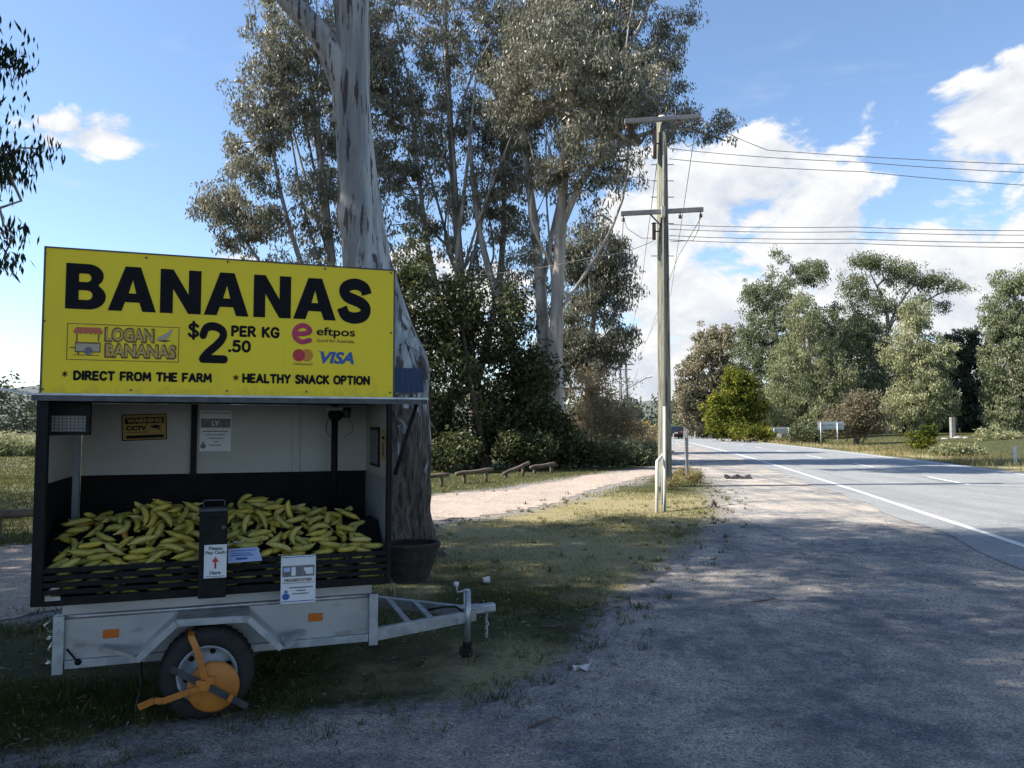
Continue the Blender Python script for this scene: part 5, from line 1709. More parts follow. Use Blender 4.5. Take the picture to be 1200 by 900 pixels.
def card(name, label, cat, px0, py0, px1, py1, v, mat, tilt=0.0, thick=.003, group=None):
    """flat sheet standing on plane v; returns root and a placer for artwork on it"""
    u0, z0, u1, z1 = rectpx(px0, py0, px1, py1, v)
    root = mounted(name, label, cat, (u0 + u1) / 2, v, z0, group)
    w, h = u1 - u0, z1 - z0
    root.rotation_euler[1] = tilt
    MB().box((-w / 2, 0, 0), (w / 2, thick, h)).build('sheet', mat, root)

    def art(V, F, a0, b0, a1, b1, m, nm='print', lift=.0015):
        P = [(-w / 2 + (a0 + x * (a1 - a0)) * w, -lift, (1 - (b1 + (b0 - b1) * y)) * h) for x, y in V]
        me = bpy.data.meshes.new(nm)
        me.from_pydata(P, [], F)
        me.update()
        if sum(p.normal.y for p in me.polygons) > 0:
            me.flip_normals()
        return link(nm, me, m, root)

    def box_(a0, b0, a1, b1, m, nm='print', lift=.0012):
        return art(np.array([(0, 0), (1, 0), (1, 1), (0, 1)]), [(0, 1, 2, 3)], a0, b0, a1, b1, m, nm, lift)

    def txt(s, a0, b0, a1, b1, m, bold=.03, nm='lettering', lift=.002):
        V, F = text_np(s, bold)
        return art(V, F, a0, b0, a1, b1, m, nm, lift)
    return root, art, box_, txt


def crest(box_, art, cx, cy, s, asp, mat):
    circ = [(.5 + .5 * math.cos(t), .5 + .5 * math.sin(t)) for t in np.linspace(0, 2 * math.pi, 18, endpoint=False)]
    V, F = fill_np([circ])
    art(V, F, cx - s, cy - s * asp * .7, cx + s, cy + s * asp * 1.0, mat, 'crest')
    V, F = fill_np([[(0, 0), (1, 0), (.85, .6), (1, 1), (.7, .7), (.5, 1.1), (.3, .7), (0, 1), (.15, .6)]])
    art(V, F, cx - s * .5, cy - s * asp * 1.5, cx + s * .5, cy - s * asp * .8, mat, 'crest')


# cash box with its notice
def build_cash_box():
    u0, zt = tq(234, 597, -.10)
    u1 = tq(266, 640, -.10)[0]
    zb = tq(234, 702, -.10)[1]
    root = mounted('cash_box', 'tall black steel cash box with handle bolted to the stall front', 'cash box', (u0 + u1) / 2, -.008, zb)
    w, h = (u1 - u0), zt - zb
    MB().box((-w / 2, -.095, 0), (w / 2, -.001, h)).build('body', BLACK, root, bevel=.006)
    MB().box((-w / 2 - .004, -.10, h - .014), (w / 2 + .004, -.0012, h + .003)).build('lid', STEELD, root, bevel=.003)
    MB().tube([(-w * .38, -.05, h), (-w * .38, -.05, h + .038), (-w * .33, -.05, h + .044), (w * .33, -.05, h + .044), (w * .38, -.05, h + .038), (w * .38, -.05, h)], .005, 8).build('handle', STEELD, root, smooth=True)
    MB().box((-w * .3, -.0985, h - .05), (w * .3, -.0955, h - .042)).build('coin_slot', BLACKM, root)
    MB().disc((w * .36, -.096, h - .10), (0, -1, 0), .012, .006, 16).build('lock', STEELD, root)
    return root


build_cash_box()
_, art, box_, txt = card('pay_notice', 'white notice reading Please Pay Cash Here with red arrow on the cash box', 'notice', 239.5, 639, 265.5, 678, -.111, PAPER)
txt('Please', .20, .05, .80, .16, GREYI, .04)
txt('Pay Cash', .06, .18, .94, .31, GREYI, .04)
txt('Here', .25, .78, .75, .90, GREYI, .04)
box_(.06, .945, .94, .965, GREYI)
V, F = fill_np([[(.36, 0), (.64, 0), (.64, .55), (1, .55), (.5, 1), (0, .55), (.36, .55)]])
art(V, F, .34, .36, .66, .72, REDI, 'arrow')

# blue card lying on the rail right of the cash box
def blue_card():
    (u0, z0), (u1, z1) = tq(267, 659, -.03), tq(305, 646, -.0)
    root = mounted('price_card', 'pale blue printed card lying on the front rail beside the cash box', 'card', (u0 + u1) / 2, -.03, z0)
    w = (u1 - u0)
    d, h = .07, z1 - z0
    MB().raw([(-w / 2, -.01, 0), (w / 2 + .01, -.01, 0.004), (w / 2 - .012, d, h + .02), (-w / 2, d, h + .016), (-w / 2, -.01, -.003), (w / 2 + .01, -.01, .001), (w / 2 - .012, d, h + .017), (-w / 2, d, h + .013)],
             [(0, 1, 2, 3), (7, 6, 5, 4), (0, 4, 5, 1), (1, 5, 6, 2), (2, 6, 7, 3), (3, 7, 4, 0)]).build('sheet', BLUEPAPER, root)
    for i, (a, b, f0, f1) in enumerate(((.25, .6, .12, .26), (.1, .8, .4, .46), (.1, .7, .55, .6), (.1, .85, .75, .8))):
        P = []
        for x, f in ((a, f0), (b, f0), (b, f1), (a, f1)):
            P.append((-w / 2 + x * w, -.01 + f * (d + .01), f * (h + .017) + .0035))
        me = bpy.data.meshes.new('print'); me.from_pydata(P, [], [(0, 1, 2, 3)]); me.update()
        link('print', me, BLUEI, root)


blue_card()
u_, z_ = tq(279, 634, .02)
tag(MB().tube([(.027 * math.cos(t), 0.006 * math.sin(t), .014 * math.sin(t)) for t in np.linspace(math.pi, 2 * math.pi, 14)], .0028, 6).build('metal_ring', CHROME, smooth=True, loc=tw(u_, .0, z_ + .01), rz=T_RZ),
    'thin bright metal shackle hanging beside the cash box', 'shackle')

# prosecuted poster on the front
_, art, box_, txt = card('warning_poster', 'white poster headed PROSECUTED hung over the stall front', 'poster', 329.5, 652, 369.8, 708, -.012, PAPER)
box_(.02, .02, .98, .035, BLUEI)
box_(.04, .21, .96, .44, GREYI)
box_(.30, .24, .42, .42, PAPER, lift=.0016)
box_(.66, .26, .92, .40, PAPER, lift=.0016)
box_(.08, .25, .26, .33, BLUEPAPER, lift=.0016)
V, F = fill_np([[(0, 0), (1, 0), (1, .5), (.8, .95), (.5, 1), (.2, .95), (0, .5)]])
art(V, F, .48, .30, .72, .44, GREYI, 'print', .002)
txt('PROSECUTED', .10, .485, .90, .545, BROWNI, .04)
txt('ANYONE CAUGHT STEALING WILL BE PROSECUTED', .04, .565, .96, .585, GREYI, .02) if False else box_(.04, .567, .96, .58, GREYI)
box_(.24, .66, .92, .685, GREYI); box_(.45, .725, .72, .75, GREYI); box_(.33, .79, .80, .815, GREYI)
crest(box_, art, .15, .84, .11, .75, BLUEI)
box_(.02, .95, .98, .968, BLUEI)

# notices on the back wall
_, art, box_, txt = card('camera_warning_sign', 'tilted ochre sign reading WARNING CCTV on the back wall', 'sign', 144, 485, 196, 516, V_BACK - .008, OCHRE, tilt=R(-2.2))
for a in ((0, 0, 1, .035), (0, .965, 1, 1), (0, .035, .02, .965), (.98, .035, 1, .965)):
    box_(*a, BROWNI if False else INK)
box_(.07, .13, .94, .36, INK)
txt('WARNING', .11, .165, .90, .325, OCHRE, .05, lift=.003)
txt('CCTV', .09, .44, .55, .62, INK, .06)
box_(.09, .68, .55, .70, INK)
box_(.09, .80, .93, .92, INK)
V, F = fill_np([[(0, .75), (.5, 1), (1, .8), (.75, .5), (1, .1), (.95, 0), (.62, .4), (.3, .45)]])
art(V, F, .62, .42, .88, .66, INK, 'print')
_, art, box_, txt = card('police_notice', 'white printed notice on the back wall right of the centre bar', 'notice', 234.5, 481, 271, 529, V_BACK - .008, PAPER)
box_(.05, .05, .95, .07, GREYI); box_(.03, .20, .97, .42, GREYI)
txt('LY', .38, .25, .62, .37, PAPER, .04, lift=.0022)
for k, (a, b) in enumerate(((.08, .9), (.2, .8), (.3, .75), (.45, .6), (.3, .7))):
    box_(a, .50 + k * .085, b, .522 + k * .085, GREYI)
crest(box_, art, .12, .86, .09, .8, GREYI)


def wall_note():
    U = T_LEN
    root = tag(empty('price_note', tw(U - .0165, .22, tq(455, 543, .2)[1] + .02), T_RZ), 'small yellow price note on the right inner wall', 'note')
    MB().box((-.001, -.065, 0), (.001, .065, .20)).build('sheet', OCHRE, root)
    m = MB()
    V, F = text_np('2', .05)
    m.raw([(-.0022, .02 - x * .05, .03 + y * .08) for x, y in V], F)
    m.build('lettering', INK, root)
    m = MB().box((-.002, -.05, .13), (-.0012, .05, .15))
    m.build('print', INK, root)


wall_note()


def equipment():
    # wire-fronted black box hung in the rear left corner
    v = .14
    u0, z1 = tq(54, 473, v); u1, z0 = tq(105, 510, v)
    u0 = max(u0, .016)
    root = mounted('ventilation_box', 'black framed wire-mesh box in the top left corner of the stall', 'vent', (u0 + u1) / 2, v, z0)
    w, h = u1 - u0, Z_ROOF - z0 - .012
    fr = MB()
    for a, b in (((-w / 2, 0, 0), (w / 2, .05, .02)), ((-w / 2, 0, h * .58), (w / 2, .05, h)), ((-w / 2, 0, .021), (-w / 2 + .02, .05, h * .58 - .001)), ((w / 2 - .02, 0, .021), (w / 2, .05, h * .58 - .001))):
        fr.box(a, b)
    fr.build('frame', BLACK, root)
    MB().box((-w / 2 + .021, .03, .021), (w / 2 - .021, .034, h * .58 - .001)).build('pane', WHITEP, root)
    gr = MB()
    for k in range(1, 9):
        x = -w / 2 + .02 + (w - .04) * k / 9
        gr.box((x - .0015, .012, .021), (x + .0015, .015, h * .58))
    for k in range(1, 5):
        z = .02 + (h * .58 - .02) * k / 5
        gr.box((-w / 2 + .021, .016, z - .0015), (w / 2 - .021, .019, z + .0015))
    gr.build('wire_mesh', STEELD, root)
    # security camera on top of the corner pole
    u, z = tq(393, 482, .68)
    root = mounted('security_camera', 'dark security camera under the roof on the black corner pole', 'camera', u, .66, Z_ROOF - .03)
    MB().box((-.075, -.03, -.015), (.045, .05, .012)).build('mount', GREYP, root, bevel=.006)
    MB().lathe((.0, .0, -.016), (0, 0, -1), [(.04, 0), (.05, .015), (.048, .04), (.03, .065), (0.001, .072)], 20).build('dome', BLACK, root, smooth=True)
    MB().lathe((.075, .0, .0), (0, 0, -1), [(.002, -.01), (.028, .0), (.026, .06), (.002, .065)], 14).build('sensor', STEELD, root, smooth=True)
    m = MB().tube([(-.03, 0, -.03), (-.055, .01, -.09), (-.06, .02, -.15), (-.03, .03, -.19), (-.01, .04, -.17)], .0025, 5)
    m.tube([(.06, 0, -.04), (.11, .0, -.10), (.12, 0, -.15), (.06, .0, -.19)], .002, 5)
    m.build('cable', BLACK, root, smooth=True)
    # small solar panel on the side shelf
    u0, z0 = tq(459.5, 461, .1); u1, z1 = tq(496, 430, .1)
    root = mounted('solar_panel', 'small navy blue solar panel standing on the shelf right of the sign', 'solar panel', (u0 + u1) / 2 + .005, .1, tq(470, 461)[1] + .003)
    w, h = u1 - u0, z1 - z0 - .005
    MB().raw([(-w / 2, 0, .008), (w / 2, 0, .008), (w / 2, .05, h), (-w / 2, .05, h), (-w / 2, .014, .008), (w / 2, .014, .008), (w / 2, .064, h), (-w / 2, .064, h)],
             [(0, 1, 2, 3), (7, 6, 5, 4), (0, 4, 5, 1), (1, 5, 6, 2), (2, 6, 7, 3), (3, 7, 4, 0)]).build('panel', NAVY, root)
    gl = MB()
    for k in range(1, 6):
        x = -w / 2 + w * k / 6
        gl.bar((x, -.001, .015), (x, .048, h - .005), .0012, .0008, (0, -1, 0))
    gl.build('cell_line', GREYI, root)
    MB().bar((0, .055, h * .6), (0, .12, .002), .02, .01).box((-w * .3, .0, .0), (w * .3, .12, .007)).build('stand', STEELD, root)


equipment()


def basket():
    WICK = M('dark wicker', (.04, .029, .021), (.018, .013, .010), rough=.8, scale=25, bump=.3)
    u, zt = tq(481, 637, .28)
    _, zb = tq(481, 680, .28)
    root = mounted('wicker_basket', 'dark brown wicker basket hung on the right end of the stall', 'basket', u, .28, zb)
    h = zt - zb
    k = 15
    for i in range(k):
        f = i / (k - 1)
        a, b = .10 + .085 * f ** .8, .09 + .07 * f
        P = [(a * math.cos(t) * (1 + .012 * math.sin(9 * t + i * math.pi)), b * math.sin(t) * (1 + .012 * math.sin(9 * t + i * math.pi)), f * h) for t in np.linspace(0, 2 * math.pi, 37)]
        MB().tube(P, .0085 if i < k - 1 else .013, 6, cap=False).build('rim' if i == k - 1 else 'cane', WICK, root, smooth=True)
    st = MB()
    for q in range(18):
        t = 2 * math.pi * q / 18
        st.tube([(.098 * math.cos(t), .088 * math.sin(t), 0), (.183 * math.cos(t), .158 * math.sin(t), h)], .005, 5)
    st.build('stake', WICK, root)
    MB().disc((0, 0, -.004), (0, 0, 1), .1, .008, 24).build('base', WICK, root)
    MB().bar((-.1, -.0, h * .8), (-.26, -.05, h * .8), .03, .02).build('hanger', BLACK, root)
    s = tag(empty('stake', gnd(462, 703)), 'short pale stick standing in the grass under the basket', 'stick')
    MB().tube([(0, 0, -.02), (.004, 0, .1), (.01, 0, .22)], .011, 7).build('shaft', TWIG, s, smooth=True)


basket()


# ------------------------------------------------------------------ wheel clamp
def wheel_clamp():
    v = -.035
    uw = tq(243, 785, 0)[0]
    cu, cz = tq(250, 805, v - .02)
    root = mounted('wheel_clamp', 'orange wheel clamp with three arms locked on the trailer wheel', 'wheel clamp', cu, v, 0)
    P = lambda px, py, dv=0.0: (tq(px, py, v + dv)[0] - cu, dv, tq(px, py, v + dv)[1])
    rd = .135
    MB().lathe((0, -.02, cz), (0, -1, 0), [(rd, -.012), (rd, .0), (rd - .012, .008), (rd * .5, .014), (0.001, .016)], 36).build('disc', ORANGE, root, smooth=True)
    c = P(242, 804, -.045)
    m = MB()
    a = [c, P(236, 780, -.05), P(231, 762, -.045), P(224, 746, -.03)]
    for p, q in zip(a[:-1], a[1:]):
        m.bar(p, q, .034, .010, (0, -1, 0))
    a2 = a[-1]
    m.bar(a2, (a2[0] - .004, .10, a2[2] + .012), .034, .010, (0, 0, 1))
    m.build('arm', ORANGE, root, bevel=.002)
    m = MB()
    a = [c, P(215, 813, -.05), P(190, 822, -.05), P(181, 821, -.045), P(162, 829, -.03)]
    for p, q in zip(a[:-1], a[1:]):
        m.bar(p, q, .034, .010, (0, -1, 0))
    m.build('arm', ORANGE, root, bevel=.002)
    m = MB()
    for px, py, s in ((240, 803, .055), (246, 797, .04), (233, 800, .03)):
        q = P(px, py, -.055)
        m.box((q[0] - s / 2, -.075, q[2] - s / 2), (q[0] + s / 2, -.04, q[2] + s / 2))
    m.build('lock_housing', ORANGE, root, bevel=.006)
    m = MB().bar(P(201, 784, -.06), P(232, 800, -.06), .034, .012, (0, -1, 0)).bar(P(246, 806, -.075), P(290, 828, -.06), .034, .014, (0, -1, 0))
    m.build('lock_bar', STEELD, root, bevel=.002)
    q = P(270, 818, -.082)
    MB().bar((q[0] - .008, q[1], q[2] - .014), (q[0] + .008, q[1], q[2] + .014), .022, .012, (0, -1, 0)).build('clip', ORANGE, root)


wheel_clamp()


# ------------------------------------------------------------------ bananas
def banana_mesh(name, bend, length, r0, mat):
    n, k = 11, 7
    s = np.linspace(0, 1, n)
    ang = (s - .5) * bend
    rad = length / bend
    P = np.stack([rad * np.sin(ang), np.zeros(n), rad * (np.cos(.5 * bend) - np.cos(ang)) * -1], 1)
    P[:, 2] = -(rad * np.cos(ang) - rad * math.cos(bend / 2))
    P[:, 2] -= P[:, 2].mean()
    prof = np.array([.26, .30, .74, .97, 1, 1, 1, 1, .94, .66, .22]) * r0
    V, F = tube_np(P, prof, k)
    F = [tuple(f) for f in F] + [tuple(reversed(range(k))), tuple(range(len(V) - k, len(V)))]
    me = bpy.data.meshes.new(name)
    me.from_pydata([tuple(v) for v in V], [], F)
    me.polygons.foreach_set('use_smooth', [True] * len(me.polygons))
    me.materials.append(mat)
    me.update()
    return me, P


def build_bananas():
    r = np.random.default_rng(19)
    mats = [M('banana green-yellow', (.46, .38, .075), (.36, .32, .065), rough=.5, scale=14, speck=(.13, .10, .03), speck_scale=60, speck_at=(.66, .72)),
            M('banana yellow', (.56, .42, .06), (.46, .37, .06), rough=.5, scale=12, speck=(.14, .09, .03), speck_scale=50, speck_at=(.64, .72)),
            M('banana pale', (.54, .45, .13), (.42, .36, .09), rough=.5, scale=12, speck=(.12, .09, .03), speck_scale=70, speck_at=(.64, .7)),
            M('banana ripe', (.50, .29, .05), (.42, .25, .04), rough=.5, scale=12, speck=(.12, .06, .02), speck_scale=45, speck_at=(.6, .7))]
    kinds = []
    for i, (b, l, q, mi) in enumerate(((1.5, .15, .0178, 0), (1.75, .158, .0172, 0), (1.25, .14, .017, 1), (2.0, .165, .0178, 2), (1.6, .15, .0172, 1), (1.6, .15, .017, 3), (1.1, .135, .017, 2))):
        kinds.append(banana_mesh('banana', b, l, q, mats[mi]))
    U = T_LEN
    ucut = tq(250, 640, .3)[0]

    def top(u, v):
        left = np.exp(-((u - .62) / .27) ** 2) * .085 - .015
        right = np.exp(-((u - 1.12) / .17) ** 2) * .075 + .02 * np.exp(-((u - 1.5) / .2) ** 2)
        dip = -.06 * np.exp(-((u - ucut) / .07) ** 2)
        edge = -.05 * np.clip((u - 1.62) / .15, 0, 1) - .0 * u
        return .862 + .20 * np.clip((v - .03) / .32, 0, 1) + (left + right + dip + edge) * np.clip(v / .25, .15, 1) - .35 * np.clip(v - .5, 0, 1)

    def deck(u, v):
        return np.where(v < .10, .688, np.minimum(.768 + (v - .10) * .863, 1.0))

    placed, S = [], np.zeros((0, 3))
    rs = .0165
    n_total = 296
    for i in range(n_total):
        best = None
        for t in range(16):
            ki = int(r.choice(7, p=[.24, .2, .16, .13, .12, .03, .12]))
            P = kinds[ki][1]
            u = r.uniform(.09, U - .10)
            v = .068 if r.random() < .16 else .075 + r.random() ** 1.15 * .47
            yaw = r.uniform(0, math.pi * 2) if v > .16 else r.choice([0, math.pi]) + r.normal(0, .10)
            roll = r.choice([math.pi / 2, -math.pi / 2, r.uniform(-3, 3)], p=[.4, .4, .2])
            slope = .72 if .12 < v < .38 else 0.0
            pitch = -math.atan(slope * math.sin(yaw)) + r.normal(0, .36)
            rot = Matrix.Rotation(yaw, 3, 'Z') @ Matrix.Rotation(pitch, 3, 'Y') @ Matrix.Rotation(roll, 3, 'X')
            Q = P[1:-1:1] @ np.array(rot).T + [u, v, 0]
            if Q[:, 1].min() < .030 or Q[:, 0].min() < .036 or Q[:, 0].max() > U - .035 or Q[:, 1].max() > .68:
                continue
            need = (deck(Q[:, 0], Q[:, 1]) + rs * 1.1 - Q[:, 2]).max()
            if len(S):
                dxy = Q[:, None, :2] - S[None, :, :2]
                d2 = (dxy ** 2).sum(-1)
                hit = d2 < (2 * rs) ** 2 * .92
                if hit.any():
                    zz = S[None, :, 2] + np.sqrt(np.clip((2 * rs) ** 2 * .92 - d2, 0, None)) - Q[:, 2:3]
                    need = max(need, zz[hit].max())
            over = (need + Q[:, 2].mean()) - float(top(u, v))
            score = over
            if best is None or score < best[0]:
                best = (score, ki, rot, u, v, need, Q + [0, 0, need])
        if best is None or best[0] > .035:
            continue
        S = np.concatenate([S, best[6]])
        placed.append(best)
    base = Matrix.Translation(T_O) @ Matrix.Rotation(T_RZ, 4, 'Z')
    for (sc, ki, rot, u, v, z, Q) in placed:
        o = bpy.data.objects.new('banana', kinds[ki][0])
        COL.objects.link(o)
        o.matrix_world = base @ Matrix.Translation((u, v, z)) @ rot.to_4x4()
        if v < .1 and Q[:, 2].mean() < .85:
            lab, grp = 'banana showing through the gaps between the black front slats', 'bananas behind the front slats'
        elif u < ucut:
            lab, grp = 'loose greenish yellow banana in the heap left of the cash box', 'bananas heaped left of the cash box'
        else:
            lab, grp = 'loose greenish yellow banana in the heap right of the cash box', 'bananas heaped right of the cash box'
        if ki == 5:
            lab = lab.replace('loose greenish yellow', 'orange-ripe').replace('banana showing', 'orange-ripe banana showing')
        tag(o, lab, 'banana', grp)
    print('bananas', len(placed))


build_bananas()


# ------------------------------------------------------------------ power pole, poles, wires
TIMBER = M('weathered pole timber', (.25, .25, .18), (.14, .145, .11), rough=.9, scale=2.5, stretch=(4, 4, .25), bump=.8, bscale=14, speck=(.06, .065, .055), speck_scale=5, speck_at=(.52, .66))
GREYT = M('grey cross-arm timber', (.24, .25, .26), (.17, .175, .18), rough=.85, scale=4, bump=.2)
LOGT = M('weathered log', (.15, .118, .085), (.08, .063, .048), rough=.9, scale=4, stretch=(1, 1, 1), bump=.5, bscale=25)
PORC = M('brown porcelain', (.13, .07, .045), (.09, .05, .035), rough=.3, scale=10)
WIREM = M('wire', (.11, .115, .12), rough=.5, metal=.4)
GUARD = M('pale plastic guard', (.55, .54, .50), (.44, .43, .39), rough=.6, scale=3)

PY = 20.6
PB = gnd(779.5, 570)
PB = Vector((PB.x, PB.y, 0))
PY = PB.y


def pole():
    root = tag(empty('power_pole', PB), 'tall weathered timber power pole with two cross-arms beside the drive', 'power pole')
    top = at(775.5, 139, PY) - PB
    Hh = top.z
    pts = [Vector((0, 0, -.3)), Vector((0, 0, 0)), top * .33, top * .66, top]
    rr = [.19, .185, .17, .155, .14]
    MB().tube(pts, rr, 24).build('shaft', TIMBER, root, smooth=True)
    MB().tube([top + Vector((0, 0, -.02)), top + Vector((0, 0, .07))], [.15, .09], 16).build('cap', GUARD, root, smooth=True)
    arms = []
    for pa, pb in (((732, 142.5), (821, 136.5)), ((727.5, 250.5), (824, 245.5))):
        a, b = at(*pa, PY - .2) - PB, at(*pb, PY - .2) - PB
        o = MB().bar(a, b, .10, .12).build('crossarm', GREYT, root, bevel=.006)
        arms.append((a, b))
        for f in (.03, .28, .72, .97):
            c = a + (b - a) * f
            if f in (.28,):
                continue
            MB().lathe(c + Vector((0, 0, -.06)), (0, 0, -1), [(.015, 0), (.015, .06), (.045, .07), (.05, .09), (.03, .10), (.045, .12), (.05, .14), (.02, .16), (.001, .165)], 12).build('insulator', PORC, root, smooth=True)
    for (a, b) in arms[1:]:
        c = a + (b - a) * .36
        MB().bar(c + Vector((0, -.0, -.06)), Vector((top.x * .74, -.16, c.z - .45)), .04, .012, (0, -1, 0)).build('arm_brace', STEELD, root)
    for px, y0, y1 in ((767.5, 150, 186), (766.5, 261, 281)):
        a, b = at(px, y0, PY - .15) - PB, at(px, y1, PY - .15) - PB
        MB().tube([a, b], .05, 12).build('fuse', PORC, root, smooth=True)
        m = (a + b) / 2
        MB().bar(m, Vector((top.x * m.z / Hh, -.1, m.z)), .03, .03).build('fuse_bracket', STEELD, root)
    # earth conduit up the front
    cp = [at(777.5, y, PY - .22) - PB for y in (182, 300, 440, 560)]
    MB().tube(cp, .024, 8).build('conduit', GREYT, root, smooth=True)
    bolts = MB()
    for py in (193, 212, 231, 262, 300):
        c = at(776, py, PY) - PB
        bolts.bar(c + Vector((-.3, 0, 0)), c + Vector((.32, 0, 0)), .018, .018)
    bolts.build('step_bolt', STEELD, root)
    MB().box(at(774.5, 243, PY - .2) - PB, at(779.5, 254, PY - .32) - PB).build('arm_clamp', GUARD, root)
    return arms


ARMS = pole()


def wire(label, pts, r=.009, sag=0.0, name='power_line', group='wires from the power pole', n=18, mat=WIREM):
    P = [Vector(p) for p in pts]
    Q = []
    for a, b in zip(P[:-1], P[1:]):
        for i in range(n):
            f = i / n
            Q.append(a + (b - a) * f + Vector((0, 0, -4 * sag * f * (1 - f))))
    Q.append(P[-1])
    o = Q[0]
    me = MB().tube([q - o for q in Q], r, 5)
    return tag(me.build(name, mat, smooth=True, loc=o), label, 'wire', group)


armU, armL = ARMS
uU = lambda f: PB + armU[0] + (armU[1] - armU[0]) * f
uL = lambda f: PB + armL[0] + (armL[1] - armL[0]) * f
# across the road to the right
RY = 17.0
wire('upper wire crossing the road, top one of the pair', [at(784, 174, PY), at(1010, 190, 19), at(1300, 205, RY)], sag=.05)
wire('upper wire crossing the road, lower one of the pair', [at(784, 186, PY), at(1010, 201, 19), at(1300, 222, RY)], sag=.05)
wire('short high wire right of the pole crown', [at(820, 139, PY), at(900, 176, 20), at(1300, 196, RY)], sag=.05)
for k, (y0, y1, y2, lab) in enumerate(((263, 266, 270, 'first'), (268.5, 271.5, 275, 'second'), (276, 280, 284, 'third'), (281, 285, 290, 'lowest'))):
    wire('%s of the four lower wires crossing the road, counted from above' % lab, [at(784, y0, PY), at(1000, y1, 19), at(1300, y2, RY)], sag=.04)
# along the drive to the next poles
NEXT = [at(720, 427, 92), at(733, 426, 92), at(743, 426, 92)]
wire('wire dropping from the left end of the lower cross-arm towards the far poles', [uL(.03) + Vector((0, 0, -.2)), at(722, 400, 70), NEXT[0]], r=.010)
wire('wire dropping from the top of the pole down its left side', [at(770, 190, PY), at(752, 330, 48), NEXT[1]], r=.011)
wire('wire dropping from the right end of the top cross-arm', [uU(.94) + Vector((0, 0, -.2)), at(786, 345, 48), NEXT[2]], r=.011)
wire('wire hanging from the right end of the lower cross-arm', [uL(.98) + Vector((0, 0, -.2)), at(795, 300, 36), at(750, 420, 92)], r=.011)
wire('wire leading off to the gums on the left', [at(766, 282, PY), at(700, 300, 26), at(560, 322, 30)], sag=.1)
wire('jumper loop under the top cross-arm', [at(780, 152, PY - .3), at(795, 160, PY - .3), at(806, 172, PY - .3), at(820, 166, PY - .25)], r=.010, n=5)
wire('jumper loop under the right end of the lower cross-arm', [at(820, 250, PY - .25), at(819, 268, PY - .25), at(812, 282, PY - .25), at(786, 283, PY - .25)], r=.010, n=5)
wire('jumper loop left of the pole below the lower cross-arm', [uL(.04) + Vector((0, 0, -.18)), at(735, 268, PY - .25), at(752, 279, PY - .25), at(765, 279, PY - .2)], r=.008, n=5)
# two ground stays with pale guards
g1, g2 = gnd(779, 600), gnd(769.5, 601)
s1 = (at(777.5, 250, PY - .25) - g1).normalized()
wire('ground stay running down the front of the power pole', [at(777.5, 250, PY - .25), g1], r=.010, name='stay_wire')
o = tag(empty('stay_guard', g1), 'pale straight guard tube on the stay in front of the pole', 'stay guard')
MB().tube([Vector((0, 0, -.05)), s1 * 2.6], .032, 10).build('tube', GUARD, o, smooth=True)
o = tag(empty('stay_guard', g2), 'pale bent guard tube joined to the stay in front of the pole', 'stay guard')
e1, e2 = at(770, 541, g2.y + .6) - g2, at(777.5, 532, g2.y + 1.2) - g2
MB().tube([Vector((0, 0, -.05)), e1 * .9, e1, e2], .032, 10).build('tube', GUARD, o, smooth=True)
o = tag(empty('stay_guard', gnd(775.5, 592)), 'short grey rod between the two stay guards', 'stay guard')
MB().tube([Vector((0, 0, -.05)), at(776.5, 532, gnd(775.5, 592).y + 1) - gnd(775.5, 592)], .02, 8).build('tube', GREYT, o, smooth=True)


for k, (px, py, lab) in enumerate(((800, 561, 'dry weed tuft at the foot of the propped sticks'), (814, 566, 'second dry weed tuft right of the propped sticks'), (786, 574, 'weed tuft at the foot of the power pole'))):
    g = gnd(px, py)
    shrub('weed', lab, px, py, g.y, [(g.x, g.y, .16, .22, .2, .12, 1), (g.x + .1, g.y, .26, .14, .12, .14, .6)], 26, 22, .09, .02, .10, DRYG, TWIG, seed=300 + k, cat='weed', group='weeds round the pole', stems=7, tip=.003, droop=-.4, bare=16, clump=0)


def far_pole(label, px, py_top, Y, lean, arms, lamp=False):
    b = Vector((at(px, 520, Y).x, Y, float(hfun(at(px, 520, Y).x, Y))))
    root = tag(empty('power_pole', b), label, 'power pole', 'distant power poles')
    t = at(px + lean, py_top, Y) - b
    MB().tube([Vector((0, 0, -.2)), t * .5, t], [.19, .17, .13], 12).build('shaft', GREYT, root, smooth=True)
    for (x0, x1, y) in arms:
        MB().bar(at(x0, y, Y - .2) - b, at(x1, y, Y - .2) - b, .11, .13).build('crossarm', GREYT, root)
    if lamp:
        a, c = at(735, 456, Y) - b, at(757, 443, Y) - b
        MB().tube([a, c], .05, 8).build('lamp_arm', GREYT, root)
        MB().tube([c, at(764, 441, Y) - b], [.09, .13], 8).build('lamp_head', GUARD, root)


far_pole('leaning far power pole with street lamp arm', 737, 401, 92, -5, [(717, 743, 427)], True)
far_pole('second far power pole behind the leaning one', 729, 424, 120, -2, [(720, 740, 433)])
far_pole('farthest power pole of the line', 726, 446, 160, 0, [(721, 742, 447)])


# ------------------------------------------------------------------ timber rails, posts, signs
def log_rail(label, pa, pb, posts, Y0, Y1, r=.06):
    a, b = at(*pa, Y0), at(*pb, Y1)
    base = Vector(((a.x + b.x) / 2, (a.y + b.y) / 2, 0))
    root = tag(empty('log_rail', base), label, 'rail', 'low timber rails along the drive')
    d = (b - a)
    Q = [a + d * f + Vector((0, 0, .012 * math.sin(f * 9))) - base for f in np.linspace(0, 1, 6)]
    MB().tube(Q, [r * .95, r, r * 1.04, r, r * .98, r * .93], 9).build('rail', LOGT, root, smooth=True)
    for f in posts:
        p = a + d * f
        q = Vector((p.x, p.y + .02, 0)) - base
        MB().tube([q + Vector((0, 0, -.1)), q + Vector((0, 0, p.z - r * .6))], [r * .85, r * .8], 9).build('post', LOGT, root, smooth=True)


